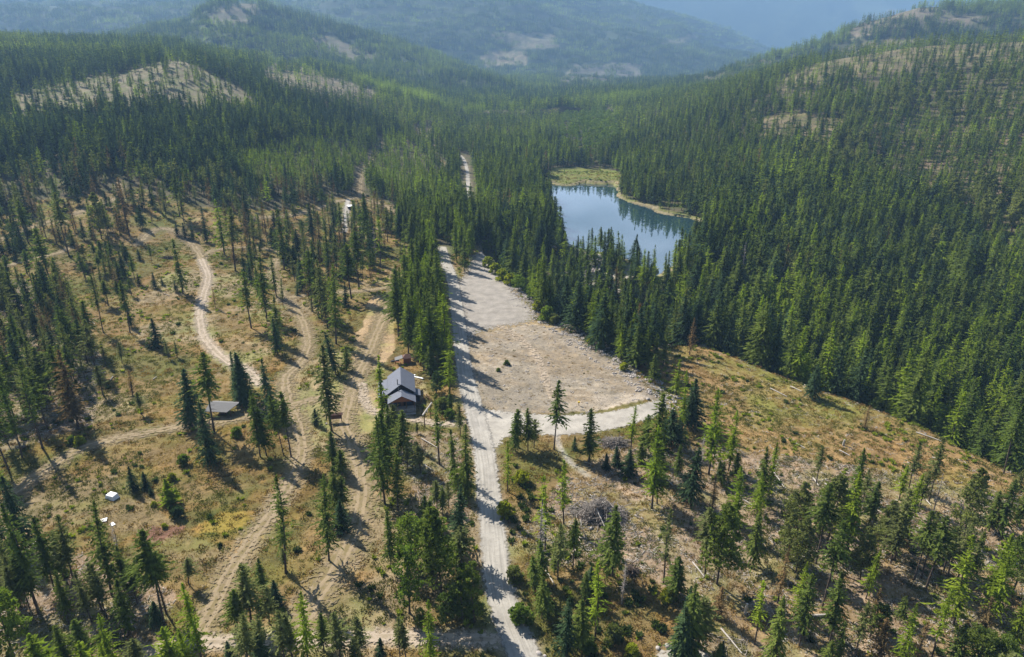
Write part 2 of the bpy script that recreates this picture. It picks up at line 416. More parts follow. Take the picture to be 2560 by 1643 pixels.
OPEN = [(-400, 560), (0, 540), (110, 500), (330, 470), (500, 520), (640, 520), (700, 530), (860, 490), (930, 490), (1000, 520), (1010, 580), (1060, 640), (1100, 655), (1130, 640), (1190, 615), (1230, 650),
        (1330, 770), (1480, 860), (1590, 945), (1640, 870), (1700, 845), (1790, 850), (1860, 880), (1960, 930), (2200, 1015), (2400, 1105), (2560, 1180), (2960, 1400), (2960, 2600), (-900, 2600), (-900, 640)]
MEADOW = [(1340, 470), (1372, 440), (1380, 422), (1450, 420), (1550, 432), (1560, 470), (1500, 470), (1450, 472), (1400, 476)]
CLEAR = [
    ([(20, 240), (150, 205), (300, 185), (440, 143), (475, 158), (560, 200), (650, 250), (660, 285), (480, 290), (300, 285), (180, 310), (20, 310)], (0.27, 0.235, 0.15), .10, 0),
    ([(645, 165), (700, 150), (800, 178), (950, 232), (930, 262), (780, 245), (670, 215)], (0.28, 0.23, 0.16), .08, 0),
    ([(515, 40), (545, 18), (600, 8), (660, 14), (620, 66), (530, 60)], (0.22, 0.19, 0.14), .12, 0),
    ([(775, 82), (830, 92), (960, 145), (870, 152), (790, 122)], (0.22, 0.19, 0.14), .12, 0),
    ([(1200, 140), (1240, 123), (1315, 131), (1318, 162), (1210, 168)], (0.34, 0.28, 0.19), .10, 0),
    ([(1220, 80), (1380, 83), (1400, 122), (1290, 122)], (0.30, 0.26, 0.18), .15, 0),
    ([(1390, 200), (1440, 160), (1605, 158), (1600, 225), (1500, 235), (1400, 228)], (0.27, 0.24, 0.20), .22, 0),
    ([(1650, 108), (1735, 84), (1750, 95), (1670, 118)], (0.30, 0.26, 0.18), .12, 0),
    ([(2120, 84), (2150, 50), (2200, 30), (2320, 20), (2480, 45), (2400, 66), (2230, 72), (2130, 100)], (0.27, 0.22, 0.17), .14, 0),
    ([(1950, 200), (2060, 150), (2150, 108), (2250, 92), (2420, 100), (2960, 105), (2960, 150), (2400, 170), (2150, 185), (1950, 225)], (0.27, 0.225, 0.13), .17, 0),
    ([(1720, 200), (1900, 150), (1950, 150), (1930, 190), (1760, 235)], (0.22, 0.19, 0.12), .35, 0),
    ([(1850, 300), (1990, 283), (2120, 300), (2080, 375), (1940, 360)], (0.27, 0.22, 0.13), .12, 0),
    ([(2440, 255), (2560, 230), (2700, 240), (2700, 330), (2500, 330)], (0.25, 0.20, 0.14), .45, 0),
    ([(2180, 330), (2400, 300), (2560, 330), (2560, 480), (2300, 520), (2150, 450)], (0.22, 0.165, 0.11), .62, 0),
]
tint = tint_map(PX, PY, XX, YY)
for (name, hw, pts, kind) in tracks_w:                     # worn soil just beside every track
    xs = [p[0] for p in pts]; ys = [p[1] for p in pts]
    m = (XX > min(xs) - 9) & (XX < max(xs) + 9) & (YY > min(ys) - 9) & (YY < max(ys) + 9)
    if m.any():
        d, _, _ = seg_dist(XX[m], YY[m], pts)
        w = (1 - smooth((d - hw * .7) / (hw * .9)))[:, None] * .7
        rgb = {'dirt': (0.255, 0.195, 0.120), 'pale': (0.40, 0.33, 0.25), 'gravel': (0.24, 0.20, 0.14), 'grey': (0.36, 0.33, 0.29)}[kind]
        tint[m] = tint[m] * (1 - w) + np.array(rgb + (0.0,)) * w
shore_m = (~lin) & (ld < 3.2 + 3 * fbm(XX, YY, 12, 2, 8))
tint[shore_m] = (0.24, 0.205, 0.125, 0.1)
shore_m = (~lin) & (ld >= 3.2 + 3 * fbm(XX, YY, 12, 2, 8)) & (ld < 9)
tint[shore_m] = (0.13, 0.14, 0.04, 0.1)

# ------------------------------------------------------------------ material helpers
def new_mat(name):
    m = bpy.data.materials.new(name); m.use_nodes = True
    nt = m.node_tree
    for n in list(nt.nodes): nt.nodes.remove(n)
    out = nt.nodes.new('ShaderNodeOutputMaterial')
    return m, nt, out

def N(nt, t, **kw):
    n = nt.nodes.new(t)
    for k, v in kw.items():
        if k in n.inputs.keys() if isinstance(k, str) else False: n.inputs[k].default_value = v
        else: setattr(n, k, v)
    return n

def mixc(nt, a, b, f, mode='MIX'):
    n = nt.nodes.new('ShaderNodeMix'); n.data_type = 'RGBA'; n.blend_type = mode
    for s, v in ((n.inputs[6], a), (n.inputs[7], b), (n.inputs[0], f)):
        if hasattr(v, 'is_linked'): nt.links.new(v, s)
        elif isinstance(v, (int, float)): s.default_value = v
        else: s.default_value = tuple(v) + ((1,) if len(v) == 3 else ())
    return n.outputs[2]

def noise(nt, vec, scale, detail=4, rough=.55):
    n = nt.nodes.new('ShaderNodeTexNoise'); n.inputs['Scale'].default_value = scale
    n.inputs['Detail'].default_value = detail; n.inputs['Roughness'].default_value = rough
    if vec is not None: nt.links.new(vec, n.inputs['Vector'])
    return n.outputs['Fac']

def ramp(nt, f, a, b, lo=0.0, hi=1.0):
    n = nt.nodes.new('ShaderNodeMapRange'); n.inputs[1].default_value = a; n.inputs[2].default_value = b
    n.inputs[3].default_value = lo; n.inputs[4].default_value = hi
    nt.links.new(f, n.inputs[0]); return n.outputs[0]

def mth(nt, op, a, b=None):
    n = nt.nodes.new('ShaderNodeMath'); n.operation = op
    for s, v in ((n.inputs[0], a), (n.inputs[1], b)):
        if v is None: continue
        if hasattr(v, 'is_linked'): nt.links.new(v, s)
        else: s.default_value = v
    return n.outputs[0]

def pbsdf(nt, out, color, rough=.9, bump=None, bstr=.4, bdist=.2, spec=.2):
    p = nt.nodes.new('ShaderNodeBsdfPrincipled')
    p.inputs['Roughness'].default_value = rough
    p.inputs['Specular IOR Level'].default_value = spec
    if hasattr(color, 'is_linked'): nt.links.new(color, p.inputs['Base Color'])
    else: p.inputs['Base Color'].default_value = tuple(color) + (1,)
    if bump is not None:
        b = nt.nodes.new('ShaderNodeBump'); b.inputs['Strength'].default_value = bstr; b.inputs['Distance'].default_value = bdist
        nt.links.new(bump, b.inputs['Height']); nt.links.new(b.outputs[0], p.inputs['Normal'])
    if out is not None: nt.links.new(p.outputs[0], out.inputs['Surface'])
    return p

def plain(name, rgb, rough=.8, var=.25, scale=2.0, spec=.2, metal=0.0):
    m, nt, out = new_mat(name)
    tc = nt.nodes.new('ShaderNodeTexCoord')
    f = noise(nt, tc.outputs['Object'], scale)
    c = mixc(nt, tuple(x * (1 - var) for x in rgb), tuple(min(1, x * (1 + var)) for x in rgb), f)
    p = pbsdf(nt, out, c, rough, f, .2, .05, spec)
    p.inputs['Metallic'].default_value = metal
    return m

def foliage(name, rgb, rgb2, trans=.32):
    m, nt, out = new_mat(name)
    oi = nt.nodes.new('ShaderNodeObjectInfo')
    geo = nt.nodes.new('ShaderNodeNewGeometry')
    f = noise(nt, geo.outputs['Position'], .55, 3)
    f2 = noise(nt, geo.outputs['Position'], .012, 3)
    c = mixc(nt, rgb, rgb2, ramp(nt, oi.outputs['Random'], 0, 1))
    c = mixc(nt, c, tuple(x * .50 for x in rgb), ramp(nt, f, .44, .62))
    c = mixc(nt, c, tuple(min(1, x * 1.5) for x in rgb2), ramp(nt, f2, .5, .75, 0, .7))
    d = nt.nodes.new('ShaderNodeBsdfDiffuse'); t = nt.nodes.new('ShaderNodeBsdfTranslucent')
    nt.links.new(c, d.inputs[0])
    tcol = mixc(nt, c, (1.35, 1.45, .55), 1.0, 'MULTIPLY')
    nt.links.new(tcol, t.inputs[0])
    mx = nt.nodes.new('ShaderNodeMixShader'); mx.inputs[0].default_value = trans
    nt.links.new(d.outputs[0], mx.inputs[1]); nt.links.new(t.outputs[0], mx.inputs[2])
    nt.links.new(mx.outputs[0], out.inputs['Surface'])
    return m

M = {}
M['spruce'] = foliage('spruce_needles', (0.048, 0.084, 0.040), (0.076, 0.118, 0.052), .32)
M['fir'] = foliage('fir_needles', (0.105, 0.155, 0.036), (0.165, 0.205, 0.046), .44)
M['pine'] = foliage('pine_needles', (0.150, 0.175, 0.062), (0.200, 0.220, 0.080), .42)
M['larch'] = foliage('larch_needles', (0.190, 0.265, 0.028), (0.270, 0.340, 0.036), .48)
M['rust'] = foliage('dying_needles', (0.175, 0.130, 0.062), (0.240, 0.155, 0.070), .30)
M['broad'] = foliage('broad_leaves', (0.120, 0.180, 0.036), (0.175, 0.235, 0.045), .44)
M['yellow'] = foliage('yellowing_leaves', (0.260, 0.290, 0.030), (0.320, 0.330, 0.035), .45)
M['bark'] = plain('bark', (0.085, 0.065, 0.052), .95, .5, 6)
M['deadwood'] = plain('weathered_wood', (0.42, 0.385, 0.345), .9, .45, 3)
M['greywood'] = plain('grey_branches', (0.22, 0.195, 0.175), .95, .5, 3)
M['white'] = plain('white_sheet', (0.80, 0.81, 0.82), .6, .06, 2)
M['rock'] = plain('rock', (0.36, 0.33, 0.31), .9, .4, 1.5)
M['riprap'] = plain('riprap_rock', (0.21, 0.185, 0.19), .9, .5, 1.2)
M['concrete'] = plain('concrete', (0.36, 0.335, 0.29), .9, .25, .6)
M['cedar'] = plain('cedar_wall', (0.27, 0.105, 0.045), .7, .3, 3)
M['darkwall'] = plain('dark_wall', (0.035, 0.032, 0.035), .7, .3, 2)
M['deck'] = plain('deck_boards', (0.36, 0.32, 0.29), .8, .25, 3)
M['post'] = plain('brown_timber', (0.16, 0.085, 0.045), .8, .35, 4)
M['glass'] = plain('window_glass', (0.03, 0.06, 0.10), .08, .2, 1, .6)
M['brownroof'] = plain('brown_shingles', (0.14, 0.075, 0.060), .8, .25, 5)

def metal_roof(name, rgb):
    m, nt, out = new_mat(name)
    tc = nt.nodes.new('ShaderNodeTexCoord')
    sp = nt.nodes.new('ShaderNodeSeparateXYZ'); nt.links.new(tc.outputs['Object'], sp.inputs[0])
    w = mth(nt, 'ABSOLUTE', mth(nt, 'SUBTRACT', mth(nt, 'FRACT', mth(nt, 'MULTIPLY', sp.outputs[1], 1.6)), .5))
    seam = ramp(nt, w, .42, .5)
    f = noise(nt, tc.outputs['Object'], .8)
    c = mixc(nt, tuple(x * .85 for x in rgb), tuple(x * 1.12 for x in rgb), f)
    c = mixc(nt, c, tuple(x * .7 for x in rgb), seam)
    pbsdf(nt, out, c, .78, seam, .6, .03, .15)
    return m
M['roof'] = metal_roof('metal_roof', (0.135, 0.148, 0.185))
M['greyroof'] = metal_roof('grey_metal_roof', (0.17, 0.17, 0.175))

# ground sheet
def ground_mat():
    m, nt, out = new_mat('ground_soil')
    at = nt.nodes.new('ShaderNodeAttribute'); at.attribute_name = 'tint'
    geo = nt.nodes.new('ShaderNodeNewGeometry'); pos = geo.outputs['Position']
    n_fine = noise(nt, pos, 1.7, 5, .65)
    n_mid = noise(nt, pos, .35, 5, .6)
    n_big = noise(nt, pos, .06, 4, .55)
    c = mixc(nt, at.outputs['Color'], mixc(nt, at.outputs['Color'], (.52, .50, .48), 1.0, 'MULTIPLY'), ramp(nt, n_fine, .48, .66))
    c = mixc(nt, c, mixc(nt, at.outputs['Color'], (1.35, 1.30, 1.2), 1.0, 'MULTIPLY'), ramp(nt, n_mid, .5, .7, 0, .8))
    wa = nt.nodes.new('ShaderNodeAttribute'); wa.attribute_name = 'wild'
    c = mixc(nt, c, mixc(nt, at.outputs['Color'], (.72, .95, .5), 1.0, 'MULTIPLY'), mth(nt, 'MULTIPLY', wa.outputs['Fac'], ramp(nt, n_big, .48, .62, 0, .7)))
    n_hug = noise(nt, pos, .028, 5, .7); n_h2 = noise(nt, pos, .10, 4, .7)
    c = mixc(nt, c, mixc(nt, c, (.62, .62, .60), 1.0, 'MULTIPLY'), ramp(nt, n_h2, .46, .64, 0, .75))
    c = mixc(nt, c, mixc(nt, c, (1.28, 1.24, 1.18), 1.0, 'MULTIPLY'), ramp(nt, n_hug, .5, .66, 0, .7))
    # pale wood litter where the ground was logged
    vo = nt.nodes.new('ShaderNodeTexVoronoi'); vo.feature = 'F1'; vo.inputs['Scale'].default_value = 1.1
    mp = nt.nodes.new('ShaderNodeMapping'); mp.inputs['Scale'].default_value = (2.2, .7, 1); mp.inputs['Rotation'].default_value = (0, 0, .6)
    nt.links.new(pos, mp.inputs[0]); nt.links.new(mp.outputs[0], vo.inputs['Vector'])
    litter = mth(nt, 'MULTIPLY', ramp(nt, vo.outputs['Distance'], .34, .12), mth(nt, 'MULTIPLY', at.outputs['Alpha'], ramp(nt, n_mid, .42, .6)))
    c = mixc(nt, c, (0.42, 0.37, 0.32), litter)
    hgt = mth(nt, 'ADD', mth(nt, 'MULTIPLY', n_fine, .5), n_mid)
    pbsdf(nt, out, c, .95, hgt, .55, .5, .08)
    return m
M['ground'] = ground_mat()

def track_mat(name, rgb, streak=.5, gain=1.0, ruts=0.0):
    m, nt, out = new_mat(name)
    at = nt.nodes.new('ShaderNodeAttribute'); at.attribute_name = 'lay'      # x across, y along, z distance inside the edge
    sp = nt.nodes.new('ShaderNodeSeparateXYZ'); nt.links.new(at.outputs['Vector'], sp.inputs[0])
    geo = nt.nodes.new('ShaderNodeNewGeometry'); pos = geo.outputs['Position']
    cb = nt.nodes.new('ShaderNodeCombineXYZ')
    nt.links.new(mth(nt, 'MULTIPLY', sp.outputs[0], 1.9), cb.inputs[0]); nt.links.new(mth(nt, 'MULTIPLY', sp.outputs[1], .045), cb.inputs[1])
    st = noise(nt, cb.outputs[0], 1.0, 4, .6)
    nf = noise(nt, pos, 2.2, 5, .65); nm = noise(nt, pos, .22, 4, .6)
    c = mixc(nt, tuple(x * .80 for x in rgb), tuple(x * 1.16 for x in rgb), ramp(nt, nm, .35, .65))
    c = mixc(nt, c, tuple(x * .70 for x in rgb), ramp(nt, st, .5, .68, 0, streak))
    c = mixc(nt, c, tuple(min(1, x * 1.25) for x in rgb), ramp(nt, st, .46, .32, 0, streak))
    c = mixc(nt, c, tuple(x * .74 for x in rgb), ramp(nt, nf, .52, .72))
    if ruts:
        ax = mth(nt, 'ABSOLUTE', mth(nt, 'ADD', sp.outputs[0], mth(nt, 'MULTIPLY', mth(nt, 'SUBTRACT', noise(nt, pos, .12, 2), .5), 1.6)))
        rut = ramp(nt, mth(nt, 'ABSOLUTE', mth(nt, 'SUBTRACT', ax, .95)), .55, .25)
        grassy = mth(nt, 'MULTIPLY', mth(nt, 'SUBTRACT', 1.0, rut), ramp(nt, noise(nt, pos, .5, 5, .7), .42, .56, 0, ruts))
        c = mixc(nt, c, (0.175, 0.140, 0.065), grassy)
        c = mixc(nt, c, tuple(min(1, x * 1.22) for x in rgb), mth(nt, 'MULTIPLY', rut, .5))
    p = pbsdf(nt, None, c, .95, nf, .35, .12, .08)
    tr = nt.nodes.new('ShaderNodeBsdfTransparent')
    a = mth(nt, 'ADD', sp.outputs[2], mth(nt, 'MULTIPLY', mth(nt, 'SUBTRACT', noise(nt, pos, .9, 5, .7), .5), 4.2 * gain))
    mx = nt.nodes.new('ShaderNodeMixShader'); nt.links.new(ramp(nt, a, 0.25, 1.1), mx.inputs[0])
    nt.links.new(tr.outputs[0], mx.inputs[1]); nt.links.new(p.outputs[0], mx.inputs[2]); nt.links.new(mx.outputs[0], out.inputs['Surface'])
    return m
M['gravel'] = track_mat('gravel_surface', (0.325, 0.305, 0.272), .9, .9)
M['gravelarea'] = track_mat('turning_area_surface', (0.35, 0.325, 0.285), 0.0, 1.6)
M['gravelpink'] = track_mat('gravel_lot_surface', (0.27, 0.248, 0.22), 0.0, 7.5)
M['pale'] = track_mat('pale_track', (0.345, 0.285, 0.22), .6, 2.6, .35)
M['dirt'] = track_mat('dirt_track', (0.245, 0.192, 0.122), .8, 5.2, .9)
M['grey'] = track_mat('grey_track', (0.36, 0.335, 0.30), .5, 1.0)

# ------------------------------------------------------------------ mesh helpers
def make_mesh(name, V, F, mats, mi=None, smooth_=False):
    V = np.asarray(V, np.float32); F = np.asarray(F, np.int32)
    me = bpy.data.meshes.new(name)
    k = F.shape[1]
    me.vertices.add(len(V)); me.vertices.foreach_set('co', V.ravel())
    me.loops.add(F.size); me.loops.foreach_set('vertex_index', F.ravel())
    me.polygons.add(len(F)); me.polygons.foreach_set('loop_start', np.arange(0, F.size, k, dtype=np.int32))
    for m in mats: me.materials.append(m)
    if mi is not None: me.polygons.foreach_set('material_index', np.asarray(mi, np.int32))
    if smooth_: me.polygons.foreach_set('use_smooth', np.ones(len(F), bool))
    me.update(calc_edges=True)
    return me

def link(name, me, parent=None, loc=None):
    o = bpy.data.objects.new(name, me); col.objects.link(o)
    if parent is not None: o.parent = parent
    if loc is not None: o.location = loc
    return o

def tag(o, label=None, cat=None, group=None, kind=None):
    if label: o['label'] = label
    if cat: o['category'] = cat
    if group: o['group'] = group
    if kind: o['kind'] = kind
    return o

def empty(name, loc, rz=0.0):
    o = bpy.data.objects.new(name, None); col.objects.link(o)
    o.location = loc; o.rotation_euler = (0, 0, rz); o.empty_display_size = .5
    return o

# terrain sheet
idx = np.arange(NS * NY).reshape(NS, NY)
F = np.stack([idx[:-1, :-1], idx[1:, :-1], idx[1:, 1:], idx[:-1, 1:]], -1).reshape(-1, 4)
V = np.stack([XX, YY, Z], -1).reshape(-1, 3)
me = make_mesh('ground', V, F, [M['ground']], smooth_=True)
ca = me.attributes.new('tint', 'FLOAT_COLOR', 'POINT')
ca.data.foreach_set('color', np.clip(tint, 0, 1).astype(np.float32).ravel())
wild = (1 - inside(PX, PY, lot_px).astype(float)) * (YY > 0)
wa_ = me.attributes.new('wild', 'FLOAT', 'POINT'); wa_.data.foreach_set('value', wild.astype(np.float32).ravel())
tag(link('ground', me), kind='structure')

# tracks and gravel areas as sheets laid on the ground
def sheet(name, region, sdf, cell, mat, off):
    x0, x1, y0, y1 = region
    xs = np.arange(x0, x1 + cell, cell); ys = np.arange(y0, y1 + cell, cell)
    gx, gy = np.meshgrid(xs, ys, indexing='ij')
    e, ac, al = sdf(gx, gy)
    keep = e > -2.5
    q = keep[:-1, :-1] & keep[1:, :-1] & keep[1:, 1:] & keep[:-1, 1:]
    if not q.any(): return
    id_ = np.arange(gx.size).reshape(gx.shape)
    Fq = np.stack([id_[:-1, :-1][q], id_[1:, :-1][q], id_[1:, 1:][q], id_[:-1, 1:][q]], -1)
    used = np.unique(Fq); remap = np.zeros(gx.size, np.int64); remap[used] = np.arange(len(used))
    gz = g_interp(gx, gy) + off
    Vv = np.stack([gx, gy, gz], -1).reshape(-1, 3)[used]
    me = make_mesh(name, Vv, remap[Fq], [mat], smooth_=True)
    a = me.attributes.new('lay', 'FLOAT_VECTOR', 'POINT')
    a.data.foreach_set('vector', np.stack([ac, al, e], -1).reshape(-1, 3)[used].astype(np.float32).ravel())
    tag(link(name, me), kind='structure')

k_off = 0
for (name, pts, kind) in areas_w:
    xs = [p[0] for p in pts]; ys = [p[1] for p in pts]
    def sdf(gx, gy, pts=pts):
        d, ac, al = seg_dist(gx, gy, pts, closed=True)
        ins = inside(gx, gy, pts)
        return np.where(ins, d, -d), gx, gy
    sheet(name, (min(xs) - 3, max(xs) + 3, min(ys) - 3, max(ys) + 3), sdf, 1.0, M[kind], .10 + .004 * k_off)
    k_off += 1
for (name, hw, pts, kind) in tracks_w:
    xs = [p[0] for p in pts]; ys = [p[1] for p in pts]
    def sdf(gx, gy, pts=pts, hw=hw):
        d, ac, al = seg_dist(gx, gy, pts)
        return hw - d, ac, al
    sheet(name, (min(xs) - 6, max(xs) + 6, min(ys) - 6, max(ys) + 6), sdf, .8 if kind == 'gravel' else 1.0, M[kind], (.22 if kind == 'gravel' else .13) + .004 * k_off)
    k_off += 1

# water
m, nt, out = new_mat('lake_water')
geo = nt.nodes.new('ShaderNodeNewGeometry')
p = pbsdf(nt, out, (0.016, 0.040, 0.048), .03, noise(nt, geo.outputs['Position'], .5, 3), .02, .05, .9)
p.inputs['IOR'].default_value = 1.45
M['water'] = m
xs = [p_[0] for p_ in lake_w]; ys = [p_[1] for p_ in lake_w]
gx, gy = np.meshgrid(np.linspace(min(xs) - 4, max(xs) + 4, 80), np.linspace(min(ys) - 4, max(ys) + 4, 110), indexing='ij')
dd, _, _ = seg_dist(gx, gy, lake_w, closed=True)
keep = inside(gx, gy, lake_w) | (dd < 6)
id_ = np.arange(gx.size).reshape(gx.shape)
q = keep[:-1, :-1] & keep[1:, :-1] & keep[1:, 1:] & keep[:-1, 1:]
Fq = np.stack([id_[:-1, :-1][q], id_[1:, :-1][q], id_[1:, 1:][q], id_[:-1, 1:][q]], -1)
me = make_mesh('lake_water', np.stack([gx, gy, gx * 0 + LAKE_Z], -1).reshape(-1, 3), Fq, [M['water']])
tag(link('lake_water', me), kind='structure')

# ------------------------------------------------------------------ tree shapes
def cards(C, D, S, L, W):
    """diamond-shaped leaf cards: centre, long direction, side direction, length, width"""
    D = D * (L / 2)[:, None]; S = S * (W / 2)[:, None]
    V = np.stack([C - D, C + S - D * .15, C + D, C - S - D * .15], 1).reshape(-1, 3)
    return V

def unit(v):
    return v / (np.linalg.norm(v, axis=1, keepdims=True) + 1e-9)

def conifer(seed, H=20.0, base=.15, R=2.6, nb=110, nc=6, shape=1.0, droop=.25, wid=.75, gap=.15, lop=.25, thin=1.0):
    """crown of a needle tree: whorls of drooping boughs, each a row of small needle cards"""
    r = np.random.default_rng(seed)
    t = np.sort(r.random(nb) ** .92)
    z = H * (base + (1 - base) * t)
    prof = (1 - t) ** shape * (1 - .35 * np.exp(-t * 9)) + .035
    lump = 1 + lop * np.sin(t * 23 + seed) * r.random(nb)
    L = R * prof * r.uniform(1 - 2.2 * gap, 1.12, nb) * lump
    az = np.arange(nb) * 2.399 + r.normal(0, .5, nb)
    side = 1 + .22 * np.cos(az - seed)                       # one side fuller than the other
    L = L * side
    elev = (-droop + .75 * t ** 2.2) + r.normal(0, .08, nb)
    Cs, Ds, Ss, Ls, Ws = [], [], [], [], []
    for k in range(nc):
        f = (k + .55 + r.uniform(-.25, .25, nb)) / nc
        f = np.clip(f, .06, 1)
        rr = L * f
        hd = np.stack([np.cos(az), np.sin(az), np.zeros(nb)], 1)
        sag = -.16 * f * f * L
        C = hd * rr[:, None]; C[:, 2] = z + np.tan(elev) * rr + sag
        fan = r.normal(0, .30 + .55 * (1 - f), nb)
        d2 = np.stack([np.cos(az + fan), np.sin(az + fan), np.tan(elev) - .28 * f + r.normal(0, .22, nb)], 1)
        d2 = unit(d2)
        s2 = unit(np.cross(d2, np.array([0, 0, 1.0])) + np.stack([np.zeros(nb), np.zeros(nb), r.normal(0, .55, nb)], 1))
        seg = np.clip(L / nc * 2.3, .35, 1.5) * r.uniform(.75, 1.25, nb)
        w = np.clip(wid * (1.15 - .55 * f) * (.45 + .55 * prof ** .4), .16, None) * r.uniform(.7, 1.3, nb)
        off = (k % 2 * 2 - 1) * w * .35
        C = C + s2 * off[:, None] * r.random(nb)[:, None]
        keep = r.random(nb) < thin
        Cs.append(C[keep]); Ds.append(d2[keep]); Ss.append(s2[keep]); Ls.append(seg[keep]); Ws.append(w[keep])
    # leader
    k = 5
    C = np.stack([r.normal(0, .05, k), r.normal(0, .05, k), np.linspace(H * .955, H * 1.0, k)], 1)
    Cs.append(C); Ds.append(np.tile([[0.1, .05, 1.0]], (k, 1))); Ss.append(unit(r.normal(0, 1, (k, 3)) * [1, 1, .1])); Ls.append(np.full(k, .9)); Ws.append(np.full(k, .28))
    V = cards(np.concatenate(Cs), np.concatenate(Ds), np.concatenate(Ss), np.concatenate(Ls), np.concatenate(Ws))
    return V

def puffs(seed, H=20.0, base=.45, R=3.0, n=26, m=26, shape='pine', leaf=.55, sq=1.0):
    """crown of rounded clumps: open pines and broad-leaved trees"""
    r = np.random.default_rng(seed)
    t = np.sort(r.random(n))
    z = H * (base + (1 - base) * t)
    if shape == 'pine':
        prof = np.sqrt(np.clip(1 - ((t - .35) / .72) ** 2, 0.02, 1))
        prof = prof * (1 - .35 * t)
    elif shape == 'spire':
        prof = (1 - t) ** .62 * (1 - .3 * np.exp(-t * 8)) + .03
    elif shape == 'round':
        prof = np.sqrt(np.clip(1 - ((t - .42) / .62) ** 2, .03, 1))
    else:
        prof = np.sqrt(np.clip(1 - t ** 2.0, .02, 1))
    az = np.arange(n) * 2.399 + r.normal(0, .5, n)
    rad = R * prof * np.sqrt(r.uniform(.05, 1, n))
    cc = np.stack([np.cos(az) * rad, np.sin(az) * rad, z], 1)
    cr = R * r.uniform(.22, .42, n) * (.55 + .45 * prof) * (np.clip(prof + .25, 0, 1) if shape == 'spire' else 1)
    P = unit(r.normal(0, 1, (n * m, 3)))
    rr = r.uniform(.45, 1.05, n * m) ** .6
    C = np.repeat(cc, m, 0) + P * (np.repeat(cr, m) * rr)[:, None] * np.array([1, 1, .72 * sq])
    D = unit(P + r.normal(0, .7, (n * m, 3)) + [0, 0, .1])
    S = unit(np.cross(D, r.normal(0, 1, (n * m, 3))))
    Ls = leaf * r.uniform(.7, 1.5, n * m); Ws = leaf * r.uniform(.45, .9, n * m)
    C[:, 2] = np.minimum(C[:, 2], H)
    return cards(C, D, S, Ls, Ws)

def trunk_geo(seed, H=20.0, r0=.26, top=.97, n=7, bend=.25, stubs=14, stub_to=.6, stub_len=.9, rings=9, below=2.0):
    r = np.random.default_rng(seed + 900)
    zs = np.concatenate([[-below, 0], np.linspace(H * .04, H * top, rings - 2)])
    bx = bend * np.sin(zs / H * 2.4 + seed) - bend * math.sin(seed); by = bend * np.cos(zs / H * 2.0 + seed * 2) - bend * math.cos(seed * 2)
    fade = np.clip(zs / (H * .3), 0, 1) * np.clip((H - zs) / (H * .25), 0, 1)
    bx *= fade; by *= fade
    rad = r0 * np.clip(1 - zs / H, .06, 1) ** .85
    rad[:2] *= 1.25
    a = np.arange(n) / n * 2 * math.pi
    V = np.stack([bx[:, None] + rad[:, None] * np.cos(a), by[:, None] + rad[:, None] * np.sin(a), np.repeat(zs[:, None], n, 1)], -1).reshape(-1, 3)
    F = []
    for i in range(rings - 1):
        for j in range(n):
            F.append((i * n + j, i * n + (j + 1) % n, (i + 1) * n + (j + 1) % n, (i + 1) * n + j))
    V = [V]; base = len(V[0])
    for k in range(stubs):                                   # bare lower limbs
        z = H * r.uniform(.12, stub_to); az = r.uniform(0, 6.28); l = stub_len * r.uniform(.4, 1.3); e = r.uniform(-.35, .35)
        d = np.array([math.cos(az), math.sin(az), e]); s = np.array([-math.sin(az), math.cos(az), 0]) * .045
        p0 = np.array([0, 0, z]); p1 = p0 + d * l
        q = np.array([p0 - s, p0 + s, p1 + s * .3, p1 - s * .3]); q2 = q.copy()
        u_ = np.array([0, 0, .05])
        q = np.concatenate([np.array([p0 - s, p0 + s, p1 + s * .3, p1 - s * .3]), np.array([p0 - u_, p0 + u_, p1 + u_ * .3, p1 - u_ * .3])])
        V.append(q); F.append((base, base + 1, base + 2, base + 3)); F.append((base + 4, base + 5, base + 6, base + 7)); base += 8
    return np.concatenate(V), np.array(F)

def qfaces(nv, start=0):
    return np.arange(start, start + nv).reshape(-1, 4)

